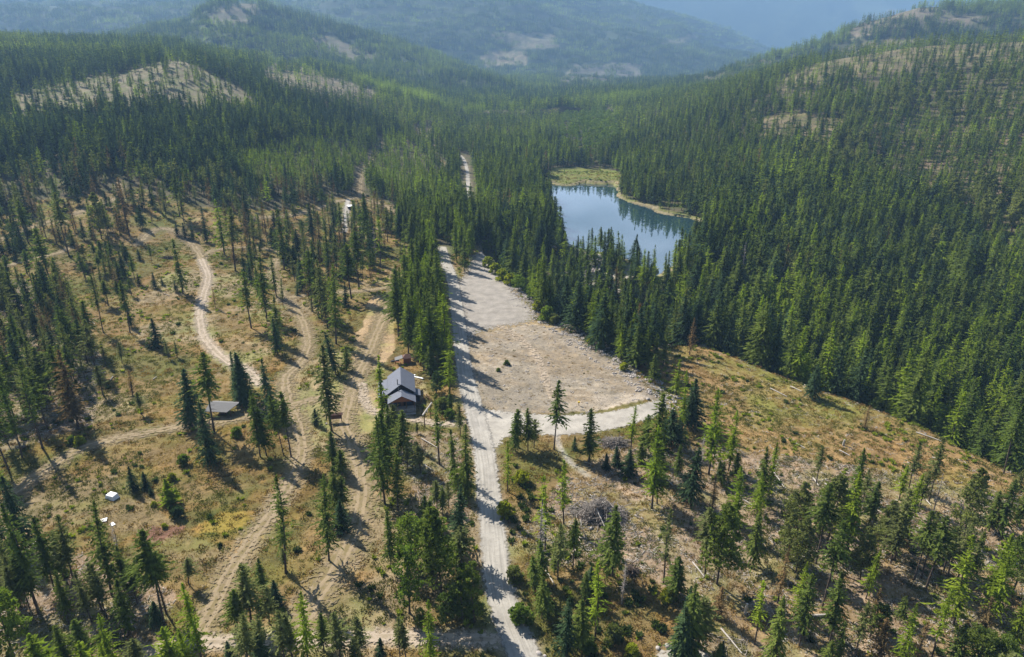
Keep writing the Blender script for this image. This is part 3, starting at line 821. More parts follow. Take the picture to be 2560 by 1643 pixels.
# species: (crown maker(seed, detail), trunk keyword arguments, material)
def crown_of(sp, seed, lod):
    q = {0: 1.45, 1: .75, 2: .26}[lod]; nq = {0: 7, 1: 5, 2: 3}[lod]; wq = {0: .95, 1: 1.3, 2: 2.0}[lod]
    r = np.random.default_rng(seed * 7 + 1)
    if sp == 'spruce':
        return conifer(seed, base=r.uniform(.04, .14), R=r.uniform(3.9, 4.6), nb=int(190 * q), nc=nq, shape=.85, droop=.35, wid=.62 * wq, gap=.12)
    if sp == 'fir':
        return conifer(seed, base=r.uniform(.14, .30), R=r.uniform(3.6, 4.4), nb=int(165 * q), nc=nq, shape=.72, droop=.22, wid=.60 * wq, gap=.2, lop=.4)
    if sp == 'firhigh':
        return conifer(seed, base=r.uniform(.40, .52), R=r.uniform(3.2, 3.9), nb=int(125 * q), nc=nq, shape=.62, droop=.18, wid=.58 * wq, gap=.22, lop=.4)
    if sp == 'larch':
        return conifer(seed, base=r.uniform(.10, .24), R=r.uniform(3.2, 3.9), nb=int(150 * q), nc=nq, shape=.78, droop=.10, wid=.48 * wq, gap=.22, lop=.5, thin=.9)
    if sp == 'larchthin':
        return conifer(seed, base=r.uniform(.22, .32), R=r.uniform(2.4, 3.0), nb=int(110 * q), nc=nq, shape=.60, droop=.10, wid=.42 * wq, gap=.3, lop=.7, thin=.75)
    if sp == 'slim':
        return conifer(seed, base=r.uniform(.10, .25), R=r.uniform(2.2, 2.7), nb=int(140 * q), nc=max(3, nq - 2), shape=.55, droop=.30, wid=.52 * wq, gap=.2, lop=.5)
    if sp == 'pine':
        return conifer(seed, base=r.uniform(.26, .40), R=r.uniform(2.9, 3.5), nb=int(135 * q), nc=nq, shape=.58, droop=-.12, wid=.55 * wq, gap=.22, lop=.5, thin=.85)
    if sp == 'ponderosa':
        return puffs(seed, base=r.uniform(.18, .30), R=r.uniform(3.6, 4.2), n=int(84 * (q ** .5)), m=int(26 * (q ** .6)), shape='spire', leaf=.60 * wq ** .8)
    if sp == 'rust':
        return conifer(seed, base=r.uniform(.05, .2), R=r.uniform(3.0, 3.7), nb=int(140 * q), nc=nq, shape=.7, droop=.2, wid=.38 * wq, gap=.25, lop=.5, thin=.7)
    if sp == 'sapling':
        return conifer(seed, H=20, base=.02, R=r.uniform(5.0, 6.0), nb=int(90 * q), nc=max(3, nq - 1), shape=.95, droop=-.1, wid=1.5 * wq, gap=.15)
    if sp == 'broad':
        return puffs(seed, base=r.uniform(.18, .28), R=r.uniform(4.2, 5.0), n=int(52 * (q ** .5)), m=int(46 * (q ** .6)), shape='round', leaf=.68 * wq ** .8)
    if sp == 'birch':
        return puffs(seed, base=r.uniform(.12, .2), R=r.uniform(2.7, 3.2), n=int(50 * (q ** .5)), m=int(40 * (q ** .6)), shape='round', leaf=.60 * wq ** .8)
    if sp == 'bush':
        return puffs(seed, H=20, base=.12, R=11, n=int(40 * (q ** .5)), m=int(36 * (q ** .6)), shape='cone', leaf=2.4 * wq ** .8, sq=1.0)
    if sp == 'snag':
        r2 = np.random.default_rng(seed)
        V = conifer(seed, base=.3, R=1.4, nb=int(60 * q), nc=2, shape=.5, droop=.1, wid=.12 * wq, gap=.3, lop=.5, thin=.8)
        return V
MATOF = {'spruce': 'spruce', 'fir': 'fir', 'firhigh': 'fir', 'larch': 'larch', 'larchthin': 'larch', 'slim': 'fir', 'pine': 'pine', 'ponderosa': 'pine', 'rust': 'rust',
         'sapling': 'larch', 'broad': 'broad', 'birch': 'broad', 'bush': 'broad', 'snag': 'greywood'}
NVAR = {0: 4, 1: 3, 2: 2}
CROWN, TRUNK = {}, {}
def crown_mesh(sp, var, mat=None):
    mat = mat or MATOF[sp]
    k = (sp, var, mat)
    if k not in CROWN:
        V = crown_of(sp, 10 + var * 3 + len(sp), 0)
        CROWN[k] = make_mesh(sp + '_crown', V, qfaces(len(V)), [M[mat]])
    return CROWN[k]
def trunk_mesh(sp, var):
    k = (sp, var)
    if k not in TRUNK:
        kw = dict(r0=.22, bend=.22, stubs=16, stub_to=.5)
        if sp in ('pine', 'ponderosa', 'firhigh', 'larchthin'): kw = dict(r0=.21, bend=.30, stubs=26, stub_to=.6, stub_len=.8)
        if sp in ('broad', 'birch'): kw = dict(r0=.30, bend=.5, stubs=20, stub_to=.7, stub_len=3.0, top=.8)
        if sp == 'bush': kw = dict(r0=.8, bend=.5, stubs=10, stub_to=.6, stub_len=7, top=.5)
        if sp == 'sapling': kw = dict(r0=.45, bend=.1, stubs=0)
        if sp == 'snag': kw = dict(r0=.26, bend=.4, stubs=46, stub_to=.93, stub_len=1.3)
        Vt, Ft = trunk_geo(3 + var * 5 + len(sp), **kw)
        TRUNK[k] = make_mesh(sp + '_trunk', Vt, Ft, [M['greywood'] if sp == 'snag' else M['bark']])
    return TRUNK[k]

# ------------------------------------------------------------------ the trees one can point at
# crop origin and magnification, then (top x, top y, base x, base y, kind) read off the photograph
HAND = []
def crop(ox, oy, f, rows):
    for r in rows:
        HAND.append((ox + r[0] / f, oy + r[1] / f, ox + r[2] / f, oy + r[3] / f) + tuple(r[4:]))
crop(0, 1240, 3.75, [
    (80, 40, 330, 1000, 'larch', 'fir'), (80, -190, 240, 480, 'spruce'), (380, 200, 510, 880, 'fir'), (550, 190, 700, 850, 'pine'), (850, 50, 1050, 930, 'larch', 'fir'),
    (1040, 470, 1180, 850, 'fir'), (1260, 350, 1540, 1200, 'firhigh'), (1400, 450, 1560, 1100, 'firhigh'), (540, 700, 650, 1210, 'fir', 'pine'), (750, 680, 860, 1180, 'pine'),
    (900, 640, 1005, 1145, 'pine'), (830, 620, 960, 1080, 'pine'), (1110, 780, 1210, 1300, 'fir'), (180, 520, 360, 1110, 'firhigh'), (10, 560, 180, 1010, 'pine'), (30, 360, 150, 900, 'pine'),
    (200, 560, 280, 1060, 'firhigh'), (20, 915, 150, 1560, 'broad'), (330, 1270, 440, 1790, 'larch'), (600, 1210, 640, 1640, 'fir', 'pine'), (760, 1130, 830, 1560, 'fir'),
    (960, 1130, 1060, 1660, 'larch', 'fir'), (790, 1350, 850, 1790, 'larch'), (1270, 1330, 1310, 1660, 'pine'), (1740, 570, 1770, 830, 'pine'), (1780, 810, 1900, 1560, 'larch'),
    (1575, 1220, 1640, 1690, 'larch'), (1740, 1230, 1790, 1700, 'larch'), (2170, 870, 2230, 1250, 'fir'), (2290, 650, 2360, 1230, 'pine'), (2130, 1350, 2160, 1570, 'spruce'),
    (2270, 1100, 2330, 1620, 'pine'), (1060, 250, 1110, 540, 'snag'), (-60, 120, 60, 640, 'spruce'), (-30, 700, 120, 1180, 'pine'), (480, 330, 600, 800, 'fir'), (110, 1450, 190, 1800, 'larch'),
    (1210, 640, 1290, 1010, 'firhigh'), (990, 1380, 1040, 1760, 'larch'), (1440, 980, 1480, 1190, 'spruce')])
crop(600, 1240, 3.75, [
    (160, 580, 220, 880, 'fir'), (40, 640, 120, 1220, 'pine'), (300, 780, 335, 1010, 'spruce'), (345, -225, 430, 720, 'larchthin', 'fir'), (380, 480, 428, 690, 'pine'), (740, -210, 835, 610, 'larch', 'fir'),
    (930, 30, 950, 340, 'spruce'), (555, 900, 640, 1560, 'larch'), (240, 850, 275, 1200, 'pine', 'rust'), (180, 1110, 200, 1500, 'pine'), (360, 1060, 420, 1560, 'pine'), (460, 1100, 490, 1510, 'pine'),
    (770, 1100, 790, 1450, 'fir'), (900, 1080, 940, 1560, 'pine'), (1110, 1140, 1130, 1500, 'pine', 'larch'), (1315, 1320, 1325, 1530, 'spruce'), (1470, 1130, 1500, 1520, 'pine'), (1540, 1160, 1560, 1540, 'pine'),
    (1770, 980, 1795, 1610, 'larch'), (1560, 170, 1620, 640, 'broad'), (1590, 440, 1590, 1100, 'birch'), (1880, 80, 1890, 910, 'ponderosa', 'fir'), (1400, 130, 1420, 700, 'fir', 'pine'), (1770, 40, 1800, 480, 'fir', 'pine'),
    (2060, 650, 2080, 1150, 'birch', 'fir'), (2230, 620, 2200, 1180, 'birch', 'fir'), (2100, 270, 2070, 680, 'pine'), (1790, 400, 1810, 890, 'pine'), (160, 1290, 190, 1580, 'spruce'), (1720, -10, 1740, 260, 'fir'),
    (1930, 900, 1930, 1200, 'birch', 'fir'), (1700, 1050, 1700, 1250, 'birch', 'fir'), (1050, 1330, 1090, 1640, 'pine')])
crop(600, 860, 3.75, [
    (20, 100, 40, 560, 'spruce'), (100, 440, 190, 1060, 'fir'), (240, 130, 285, 640, 'spruce', 'fir'), (215, 600, 250, 1050, 'fir'), (350, 470, 410, 1040, 'firhigh'), (420, 450, 480, 1060, 'firhigh'),
    (800, 0, 860, 820, 'fir', 'pine'), (700, 600, 715, 760, 'spruce', 'fir'), (840, 820, 880, 1140, 'fir'), (930, 980, 960, 1250, 'fir'), (870, 1140, 910, 1560, 'fir'), (960, 1230, 970, 1560, 'fir', 'pine'),
    (1300, 100, 1345, 800, 'slim', 'larch'), (1290, 660, 1360, 1500, 'larch', 'fir'), (1340, 620, 1385, 1350, 'fir'), (1455, 1000, 1480, 1560, 'slim', 'spruce'), (1500, 620, 1540, 1100, 'fir', 'pine'),
    (1440, 560, 1455, 900, 'pine', 'fir'), (1840, 430, 1870, 1130, 'larchthin', 'fir'), (1660, 730, 1662, 840, 'pine'), (2110, 760, 2125, 1450, 'slim', 'fir'), (2000, 800, 2015, 1360, 'slim', 'larch'),
    (2040, 1160, 2050, 1420, 'birch'), (1950, 1290, 1955, 1530, 'pine'), (2050, 560, 2065, 860, 'pine'), (1940, -110, 1965, 470, 'larch', 'fir'), (1770, 0, 1790, 300, 'fir', 'larch'), (895, -120, 900, 290, 'spruce'),
    (1000, 20, 1000, 250, 'fir'), (1960, 420, 1975, 640, 'fir'), (1830, 250, 1840, 460, 'birch', 'spruce'), (1690, 900, 1700, 1200, 'pine'), (1900, 1330, 1900, 1600, 'fir', 'pine'), (2140, 1130, 2130, 1480, 'fir', 'larch'),
    (1380, 560, 1400, 980, 'fir'), (1560, 900, 1570, 1180, 'pine'), (1840, 1280, 1850, 1560, 'pine'), (300, 400, 330, 760, 'spruce', 'fir')])
crop(1240, 960, 3.75, [
    (550, -30, 543, 615, 'firhigh'), (150, 280, 180, 630, 'fir', 'pine'), (200, 230, 205, 590, 'firhigh', 'pine'), (300, 220, 300, 630, 'fir'), (350, 330, 355, 600, 'pine', 'fir'), (80, 530, 110, 1010, 'larchthin', 'pine'),
    (735, 480, 735, 615, 'spruce'), (870, 230, 870, 730, 'fir'), (1275, 190, 1265, 600, 'larchthin', 'fir'), (1400, 280, 1400, 690, 'fir'), (1490, 90, 1470, 880, 'firhigh', 'fir'), (1560, 230, 1565, 610, 'spruce'),
    (1530, 390, 1460, 1165, 'larch', 'larch'), (1520, 800, 1510, 1125, 'firhigh'), (1740, -130, 1745, 440, 'larch', 'fir'), (1830, -60, 1835, 400, 'spruce'), (1900, 230, 1900, 390, 'snag'), (2020, 40, 1995, 845, 'larch'),
    (2210, 240, 2180, 815, 'larch', 'fir'), (1930, 470, 1915, 885, 'snag'), (1690, 310, 1710, 490, 'spruce'), (1820, 580, 1815, 1090, 'spruce'), (1690, 560, 1700, 860, 'fir'), (1250, 600, 1250, 850, 'spruce', 'fir'),
    (1125, 580, 1130, 770, 'spruce', 'fir'), (1010, 640, 1030, 800, 'spruce', 'fir'), (630, 690, 635, 1320, 'larchthin'), (460, 850, 460, 1595, 'larchthin'), (395, 1100, 415, 1830, 'snag'), (1350, 540, 1360, 740, 'fir'),
    (2110, 720, 2110, 950, 'fir'), (2250, 640, 2250, 850, 'fir'), (1540, 560, 1520, 900, 'fir'), (1640, 230, 1640, 560, 'spruce', 'fir'), (1790, 20, 1800, 410, 'spruce')])
crop(1240, 1240, 3.75, [
    (720, 200, 720, 680, 'firhigh'), (600, 250, 578, 785, 'pine', 'fir'), (1120, 80, 1090, 755, 'fir'), (1600, 130, 1570, 820, 'larchthin', 'pine'), (2040, -200, 2030, 130, 'rust', 'pine'), (2010, 100, 1960, 735, 'firhigh', 'pine'),
    (2150, 50, 2070, 825, 'ponderosa', 'fir'), (1690, 570, 1690, 930, 'fir', 'pine'), (1830, 820, 1765, 1510, 'spruce', 'fir'), (1775, 1030, 1740, 1560, 'spruce', 'fir'), (1920, 940, 1885, 1410, 'pine'),
    (2090, 850, 2080, 1140, 'rust'), (640, 950, 660, 1510, 'spruce', 'fir'), (740, 960, 780, 1460, 'fir', 'pine'), (950, 620, 930, 1330, 'larchthin'), (1175, 620, 1180, 1015, 'snag'), (400, 740, 430, 1150, 'fir', 'pine'),
    (470, 850, 460, 1110, 'fir', 'pine'), (360, 400, 420, 800, 'slim', 'pine'), (2110, 1350, 2110, 1530, 'spruce', 'fir'), (880, 660, 890, 910, 'spruce'), (530, 430, 545, 740, 'slim', 'larch'), (820, 700, 830, 1000, 'slim', 'pine'),
    (330, 560, 350, 900, 'slim', 'pine')])
crop(1700, 1080, 2.735, [
    (400, 250, 372, 700, 'larch'), (590, 70, 600, 440, 'larch'), (520, 250, 530, 560, 'larch', 'fir'), (560, 100, 555, 500, 'fir', 'larch'), (790, 290, 760, 660, 'ponderosa', 'pine'), (920, 370, 930, 900, 'firhigh'),
    (990, 410, 960, 650, 'fir'), (970, 90, 930, 355, 'pine'), (1170, 110, 1165, 600, 'slim', 'fir'), (1120, 430, 1120, 640, 'fir'), (1270, 250, 1250, 470, 'pine', 'fir'), (1350, 330, 1300, 610, 'fir'),
    (1590, 60, 1565, 385, 'pine'), (1675, 260, 1635, 540, 'pine'), (1790, 280, 1730, 555, 'snag'), (1540, 390, 1465, 875, 'pine'), (1960, 260, 1925, 770, 'ponderosa', 'pine'), (2150, 320, 2180, 700, 'fir'),
    (2330, 360, 2300, 650, 'fir', 'pine'), (1640, 530, 1600, 1010, 'firhigh', 'fir'), (1730, 570, 1680, 1075, 'firhigh', 'fir'), (1860, 640, 1830, 980, 'pine', 'fir'), (1050, 610, 970, 1205, 'firhigh'), (690, 560, 735, 890, 'ponderosa', 'fir'),
    (830, 580, 790, 960, 'ponderosa', 'pine'), (1370, 460, 1390, 810, 'ponderosa', 'fir'), (1250, 650, 1230, 1010, 'ponderosa', 'fir'), (1330, 780, 1270, 1140, 'larch'), (870, 870, 800, 1275, 'larch'),
    (660, 770, 665, 1170, 'rust', 'rust'), (550, 540, 500, 915, 'fir', 'pine'), (1960, 740, 1870, 1315, 'larch'), (2170, 680, 2080, 1255, 'larch'), (2200, 800, 2115, 1310, 'larch'), (2300, 640, 2270, 1110, 'ponderosa', 'fir'),
    (2330, 1000, 2300, 1500, 'fir', 'pine'), (2270, 1130, 2260, 1490, 'larch', 'pine'), (540, 1010, 510, 1450, 'larchthin'), (680, 1130, 640, 1600, 'spruce', 'fir'), (60, 1040, 20, 1500, 'spruce'), (150, 1140, 120, 1480, 'pine'),
    (1230, 1150, 1190, 1560, 'pine'), (1370, 1170, 1345, 1410, 'birch', 'fir'), (1540, 1180, 1510, 1620, 'larch'), (1090, 1290, 1075, 1600, 'slim', 'larch'), (1000, 1420, 990, 1640, 'fir'), (1820, 1060, 1720, 1550, 'larchthin', 'larch'),
    (1890, 1310, 1870, 1620, 'fir'), (2030, 1360, 2010, 1640, 'broad', 'fir'), (2150, 1400, 2140, 1660, 'broad', 'fir'), (1350, 1270, 1350, 1620, 'rust', 'rust'), (2050, 1120, 2060, 1410, 'rust'), (1480, 1120, 1500, 1310, 'fir'),
    (260, 1440, 255, 1600, 'fir'), (230, 190, 255, 350, 'fir'), (1700, 560, 1650, 1000, 'pine'), (2000, 670, 1990, 1000, 'fir', 'pine'), (2100, 400, 2110, 680, 'fir'), (2250, 250, 2270, 480, 'pine', 'fir'), (1420, 620, 1440, 900, 'pine'),
    (1760, 640, 1800, 960, 'pine'), (2330, 780, 2330, 1200, 'pine'), (1600, 1300, 1580, 1640, 'rust', 'pine'), (1290, 1070, 1300, 1400, 'rust', 'rust')])
crop(0, 430, 3.581, [
    (180, 180, 205, 500, 'pine', 'fir'), (215, 260, 255, 640, 'firhigh', 'pine'), (290, 90, 315, 400, 'rust'), (480, 30, 520, 330, 'fir', 'pine'), (560, 190, 620, 760, 'firhigh', 'pine'), (390, 500, 480, 1060, 'firhigh', 'pine'),
    (870, 180, 910, 600, 'ponderosa', 'fir'), (960, 240, 975, 610, 'pine', 'fir'), (1110, 50, 1160, 570, 'rust', 'rust'), (1570, 590, 1640, 1090, 'slim', 'larch'), (1560, 0, 1610, 400, 'firhigh'), (1960, 240, 2010, 740, 'larch', 'fir'),
    (2040, 320, 2110, 890, 'firhigh', 'pine'), (1080, 970, 1165, 1440, 'firhigh'), (900, 920, 925, 1440, 'pine'), (1905, 1020, 1930, 1215, 'rust', 'rust'), (2190, 890, 2250, 1400, 'firhigh'), (1380, 890, 1390, 1040, 'spruce'),
    (1450, 940, 1455, 1015, 'spruce'), (1250, 900, 1250, 1020, 'spruce'), (640, 230, 680, 510, 'rust'), (1470, 150, 1480, 280, 'fir'), (120, 620, 150, 790, 'spruce', 'pine'), (690, 560, 720, 760, 'rust'), (820, 400, 830, 600, 'spruce'),
    (750, 410, 760, 610, 'spruce'), (640, 480, 650, 660, 'spruce'), (520, 420, 540, 620, 'spruce'), (900, 640, 910, 780, 'spruce'), (970, 620, 975, 770, 'spruce'), (1250, 680, 1255, 790, 'spruce'), (1150, 660, 1150, 780, 'spruce'),
    (1580, 440, 1590, 570, 'spruce'), (1650, 450, 1660, 590, 'spruce'), (1720, 470, 1730, 610, 'spruce'), (1840, 480, 1850, 630, 'spruce'), (950, 770, 960, 1000, 'pine'), (1000, 770, 1010, 1010, 'pine')])
crop(0, 860, 3.75, [
    (180, 140, 400, 980, 'larchthin', 'fir'), (20, 200, 130, 860, 'firhigh'), (0, 350, 60, 900, 'pine', 'fir'), (510, 0, 620, 520, 'firhigh', 'spruce'), (390, 80, 490, 540, 'pine', 'fir'), (300, 30, 430, 560, 'firhigh', 'pine'),
    (680, 60, 740, 800, 'fir', 'rust'), (1190, 240, 1240, 480, 'rust', 'rust'), (900, 200, 970, 490, 'pine', 'rust'), (750, 20, 800, 340, 'pine'), (940, -30, 990, 190, 'pine'), (1110, -20, 1145, 180, 'pine'), (1570, -40, 1580, 140, 'pine', 'fir'),
    (1650, -20, 1660, 130, 'pine', 'fir'), (1990, 90, 2012, 840, 'firhigh'), (1810, 220, 1800, 790, 'spruce', 'pine'), (1880, 520, 1975, 1100, 'spruce'), (2240, 70, 2290, 560, 'spruce'), (2200, 60, 2220, 500, 'spruce'),
    (1205, 1140, 1245, 1370, 'spruce', 'fir'), (1345, 1190, 1370, 1350, 'spruce', 'fir'), (1590, 1260, 1592, 1490, 'sapling', 'yellow'), (1420, 1340, 1420, 1420, 'spruce', 'fir'), (-40, 500, 80, 1180, 'firhigh'), (40, 400, 210, 1060, 'pine', 'fir'),
    (230, 260, 330, 760, 'pine'), (560, 300, 640, 700, 'pine', 'rust'), (-60, 1060, 40, 1420, 'larch', 'fir')])
crop(560, 430, 3.581, [
    (345, 770, 387, 1335, 'fir'), (440, 740, 470, 1115, 'slim', 'pine'), (455, 1110, 492, 1540, 'fir', 'larch'), (295, 850, 322, 1165, 'fir'), (530, 940, 530, 1205, 'pine'), (655, 1030, 660, 1105, 'spruce'), (520, 330, 540, 875, 'slim', 'spruce'),
    (360, 270, 390, 625, 'rust', 'spruce'), (310, 380, 335, 675, 'pine', 'rust'), (840, 390, 860, 725, 'rust'), (980, 270, 1060, 610, 'fir'), (940, 390, 960, 660, 'rust', 'pine'), (1170, 250, 1170, 490, 'fir'), (1270, 190, 1290, 700, 'fir'),
    (1170, 530, 1210, 1040, 'firhigh'), (1120, 650, 1140, 1135, 'firhigh', 'larch'), (1440, 310, 1465, 630, 'pine', 'fir'), (1490, 310, 1500, 575, 'slim', 'rust'), (1380, 380, 1400, 850, 'larchthin', 'rust'), (600, 450, 640, 660, 'rust'),
    (730, 700, 790, 1250, 'firhigh'), (830, 730, 850, 1310, 'slim', 'spruce'), (900, 780, 930, 1400, 'fir', 'pine'), (930, 560, 945, 900, 'fir'), (985, 820, 1005, 1540, 'slim', 'fir'), (200, 760, 240, 1000, 'spruce'), (170, 700, 190, 960, 'spruce'),
    (250, 640, 260, 900, 'fir'), (60, 470, 100, 880, 'rust', 'pine'), (640, 640, 640, 860, 'spruce'), (580, 560, 590, 850, 'spruce'), (740, 450, 770, 540, 'spruce'), (1290, 430, 1310, 810, 'slim', 'rust'), (1350, 470, 1360, 800, 'snag'),
    (870, 860, 880, 1320, 'firhigh'), (1040, 760, 1060, 900, 'spruce'), (1080, 980, 1090, 1200, 'spruce', 'pine'), (1600, 430, 1610, 570, 'spruce'), (1550, 440, 1560, 580, 'spruce')])
BUSHES = [  # px x, base y, top y, material
    (1107, 1025, 990, 'pine'), (1125, 1046, 1020, 'broad'), (1303, 1208, 1172, 'yellow'), (445, 1293, 1262, 'spruce'), (412, 1320, 1306, 'yellow'), (1267, 912, 898, 'broad'), (1246, 928, 918, 'broad'), (1694, 1100, 1076, 'fir'),
    (1533, 1600, 1555, 'pine'), (1670, 1500, 1465, 'yellow'), (200, 1112, 1086, 'yellow'), (182, 1110, 1086, 'fir'), (460, 1162, 1132, 'fir'), (593, 1090, 1064, 'broad'), (1260, 1290, 1250, 'yellow'), (1300, 1560, 1505, 'broad'),
    (1285, 1450, 1410, 'pine'), (1475, 1632, 1600, 'broad'), (1580, 1640, 1605, 'yellow'), (430, 1200, 1180, 'yellow'), (385, 1265, 1251, 'yellow'),
  (1221, 668, 641, 'yellow'), (1238, 684, 657, 'yellow'), (1255, 700, 671, 'yellow'), (1276, 712, 683, 'yellow'), (1292, 716, 692, 'broad'), (1345, 776, 750, 'yellow'), (1368, 800, 764, 'broad'), (1384, 808, 782, 'pine'), (1478, 860, 840, 'yellow'), (1500, 872, 852, 'broad'), (1560, 925, 905, 'yellow')]

placed = []      # X, Y, z, height, species, material, px height
for r in HAND:
    xt, yt, xb, yb = r[:4]; sp = r[4]; mat = r[5] if len(r) > 5 else MATOF[sp]
    X, Y = ground_at(xb, yb)
    z = float(g_interp(X, Y))
    u, ry, rz = ray(xt, yt)
    top = CZ + rz * (Y / ry)
    h = float(np.clip(top - z, 3.0, 36.0))
    placed.append([X, Y, z, h, sp, mat, yb - yt])
nhand = len(placed)

# ------------------------------------------------------------------ forest density over the land, read through the photograph's outlines
SPR = {  # species mixes
    'dark': (('larch', .06), ('fir', .22), ('spruce', .54), ('slim', .10), ('rust', .06), ('snag', .02)),
    'mid': (('larch', .27), ('fir', .34), ('slim', .12), ('spruce', .17), ('pine', .05), ('rust', .035), ('snag', .015)),
    'young': (('larch', .80), ('fir', .20)),
    'row': (('larch', .38), ('fir', .42), ('slim', .12), ('spruce', .08)),
    'bright': (('larch', .58), ('fir', .32), ('slim', .10)),
    'pond': (('ponderosa', .46), ('fir', .26), ('larch', .16), ('pine', .08), ('rust', .03), ('snag', .01)),
    'left': (('pine', .40), ('firhigh', .30), ('spruce', .14), ('rust', .16)),
    'open': (('firhigh', .25), ('pine', .25), ('spruce', .25), ('rust', .20), ('larch', .05)),
    'leafy': (('broad', .55), ('birch', .25), ('larch', .20)),
}
ZONES = [  # polygon, density, mix, height range; later ones win
    ([(-900, 700), (-900, 150), (700, 150), (1000, 330), (640, 520), (330, 470), (0, 540)], 1.0, 'dark', (17, 27)),
    ([(560, 400), (700, 350), (900, 340), (1130, 330), (1280, 420), (1180, 560), (1060, 640), (860, 490), (640, 520)], .95, 'mid', (15, 24)),
    ([(600, 400), (760, 350), (900, 370), (950, 440), (860, 475), (640, 460)], 1.0, 'young', (8, 14)),
    ([(940, 400), (1040, 370), (1110, 460), (1020, 520), (940, 480)], 1.0, 'young', (8, 14)),
    ([(1700, 400), (2100, 330), (3000, 300), (3000, 760), (2560, 640), (2250, 500), (1900, 420)], .48, 'pond', (20, 29)),
    ([(2100, 330), (2300, 200), (3000, 170), (3000, 420), (2300, 430)], .30, 'pond', (19, 27)),
    ([(1700, 560), (1850, 420), (2300, 520), (2560, 760), (2560, 960), (2300, 860), (1800, 760)], .74, 'mid', (23, 34)),
    ([(1500, 300), (1900, 250), (2150, 330), (1900, 480), (1650, 470), (1560, 430)], .75, 'mid', (17, 24)),
    ([(1960, 200), (2150, 160), (2560, 160), (2560, 200), (2250, 230), (2050, 260), (1900, 270)], .42, 'mid', (16, 22)),
    ([(1640, 860), (1640, 700), (1800, 700), (2100, 820), (2560, 960), (3000, 1100), (3000, 1500), (2560, 1180), (2200, 1015), (1960, 930), (1860, 880), (1790, 850)], .80, 'mid', (19, 32)),
    ([(-900, 560), (-400, 480), (0, 440), (330, 425), (640, 470), (860, 450), (860, 490), (700, 530), (500, 520), (330, 470), (110, 500), (0, 540), (-400, 600)], .58, 'open', (12, 23)),
    (OPEN, .016, 'open', (8, 18)),
    ([(-400, 560), (0, 540), (200, 500), (330, 490), (500, 540), (420, 570), (330, 600), (100, 640), (-400, 690)], .34, 'open', (7, 20)),
    ([(540, 530), (960, 510), (990, 560), (960, 650), (900, 740), (760, 800), (700, 720), (600, 640)], .36, 'open', (9, 21)),
    ([(-400, 690), (40, 690), (130, 740), (210, 800), (250, 900), (220, 1010), (120, 1090), (-400, 1200)], .50, 'left', (15, 23)),
    ([(2050, 1300), (2300, 1200), (2960, 1300), (2960, 2100), (1950, 1900), (1900, 1500)], .16, 'pond', (14, 22)),
    ([(760, 1180), (1000, 1200), (1180, 1320), (1190, 1560), (900, 1640), (740, 1500)], .10, 'left', (12, 20)),
    ([(200, 640), (340, 640), (330, 740), (250, 820), (190, 720)], .34, 'left', (9, 16)),
    ([(-400, 1300), (90, 1330), (300, 1440), (420, 1500), (420, 1570), (200, 1620), (-400, 1900)], .26, 'left', (15, 22)),
    ([(990, 700), (1060, 655), (1095, 700), (1118, 780), (1130, 860), (1118, 960), (1085, 950), (1020, 900), (985, 840), (975, 760)], 1.0, 'row', (20, 28)),
    ([(1125, 655), (1182, 610), (1180, 650), (1155, 700), (1130, 730)], .95, 'row', (18, 25)),
    ([(985, 560), (1100, 560), (1170, 560), (1175, 600), (1120, 640), (1060, 640), (1000, 620)], .85, 'row', (18, 26)),
    ([(1195, 610), (1240, 560), (1390, 560), (1404, 612), (1440, 640), (1560, 720), (1700, 780), (1700, 845), (1640, 880), (1600, 925), (1480, 840), (1340, 755), (1262, 680)], .85, 'mid', (18, 27)),
    ([(1600, 905), (1650, 905), (1700, 990), (1680, 1010), (1610, 950)], .7, 'mid', (10, 17)),
    ([(1400, 290), (1530, 280), (1560, 350), (1480, 410), (1400, 380)], .45, 'leafy', (11, 17)),
    ([(1205, 625), (1225, 622), (1270, 680), (1330, 745), (1318, 760), (1262, 690)], .55, 'leafy', (5, 9)),
    (MEADOW, .05, 'leafy', (3, 6)),
] + [(p, min(d * 1.7, .5), 'mid' if sp == 0 else 'pond', (14, 22)) for p, rgb, d, sp in CLEAR]
NOGO = [(n, hw, pts) for n, hw, pts, k in tracks_w]

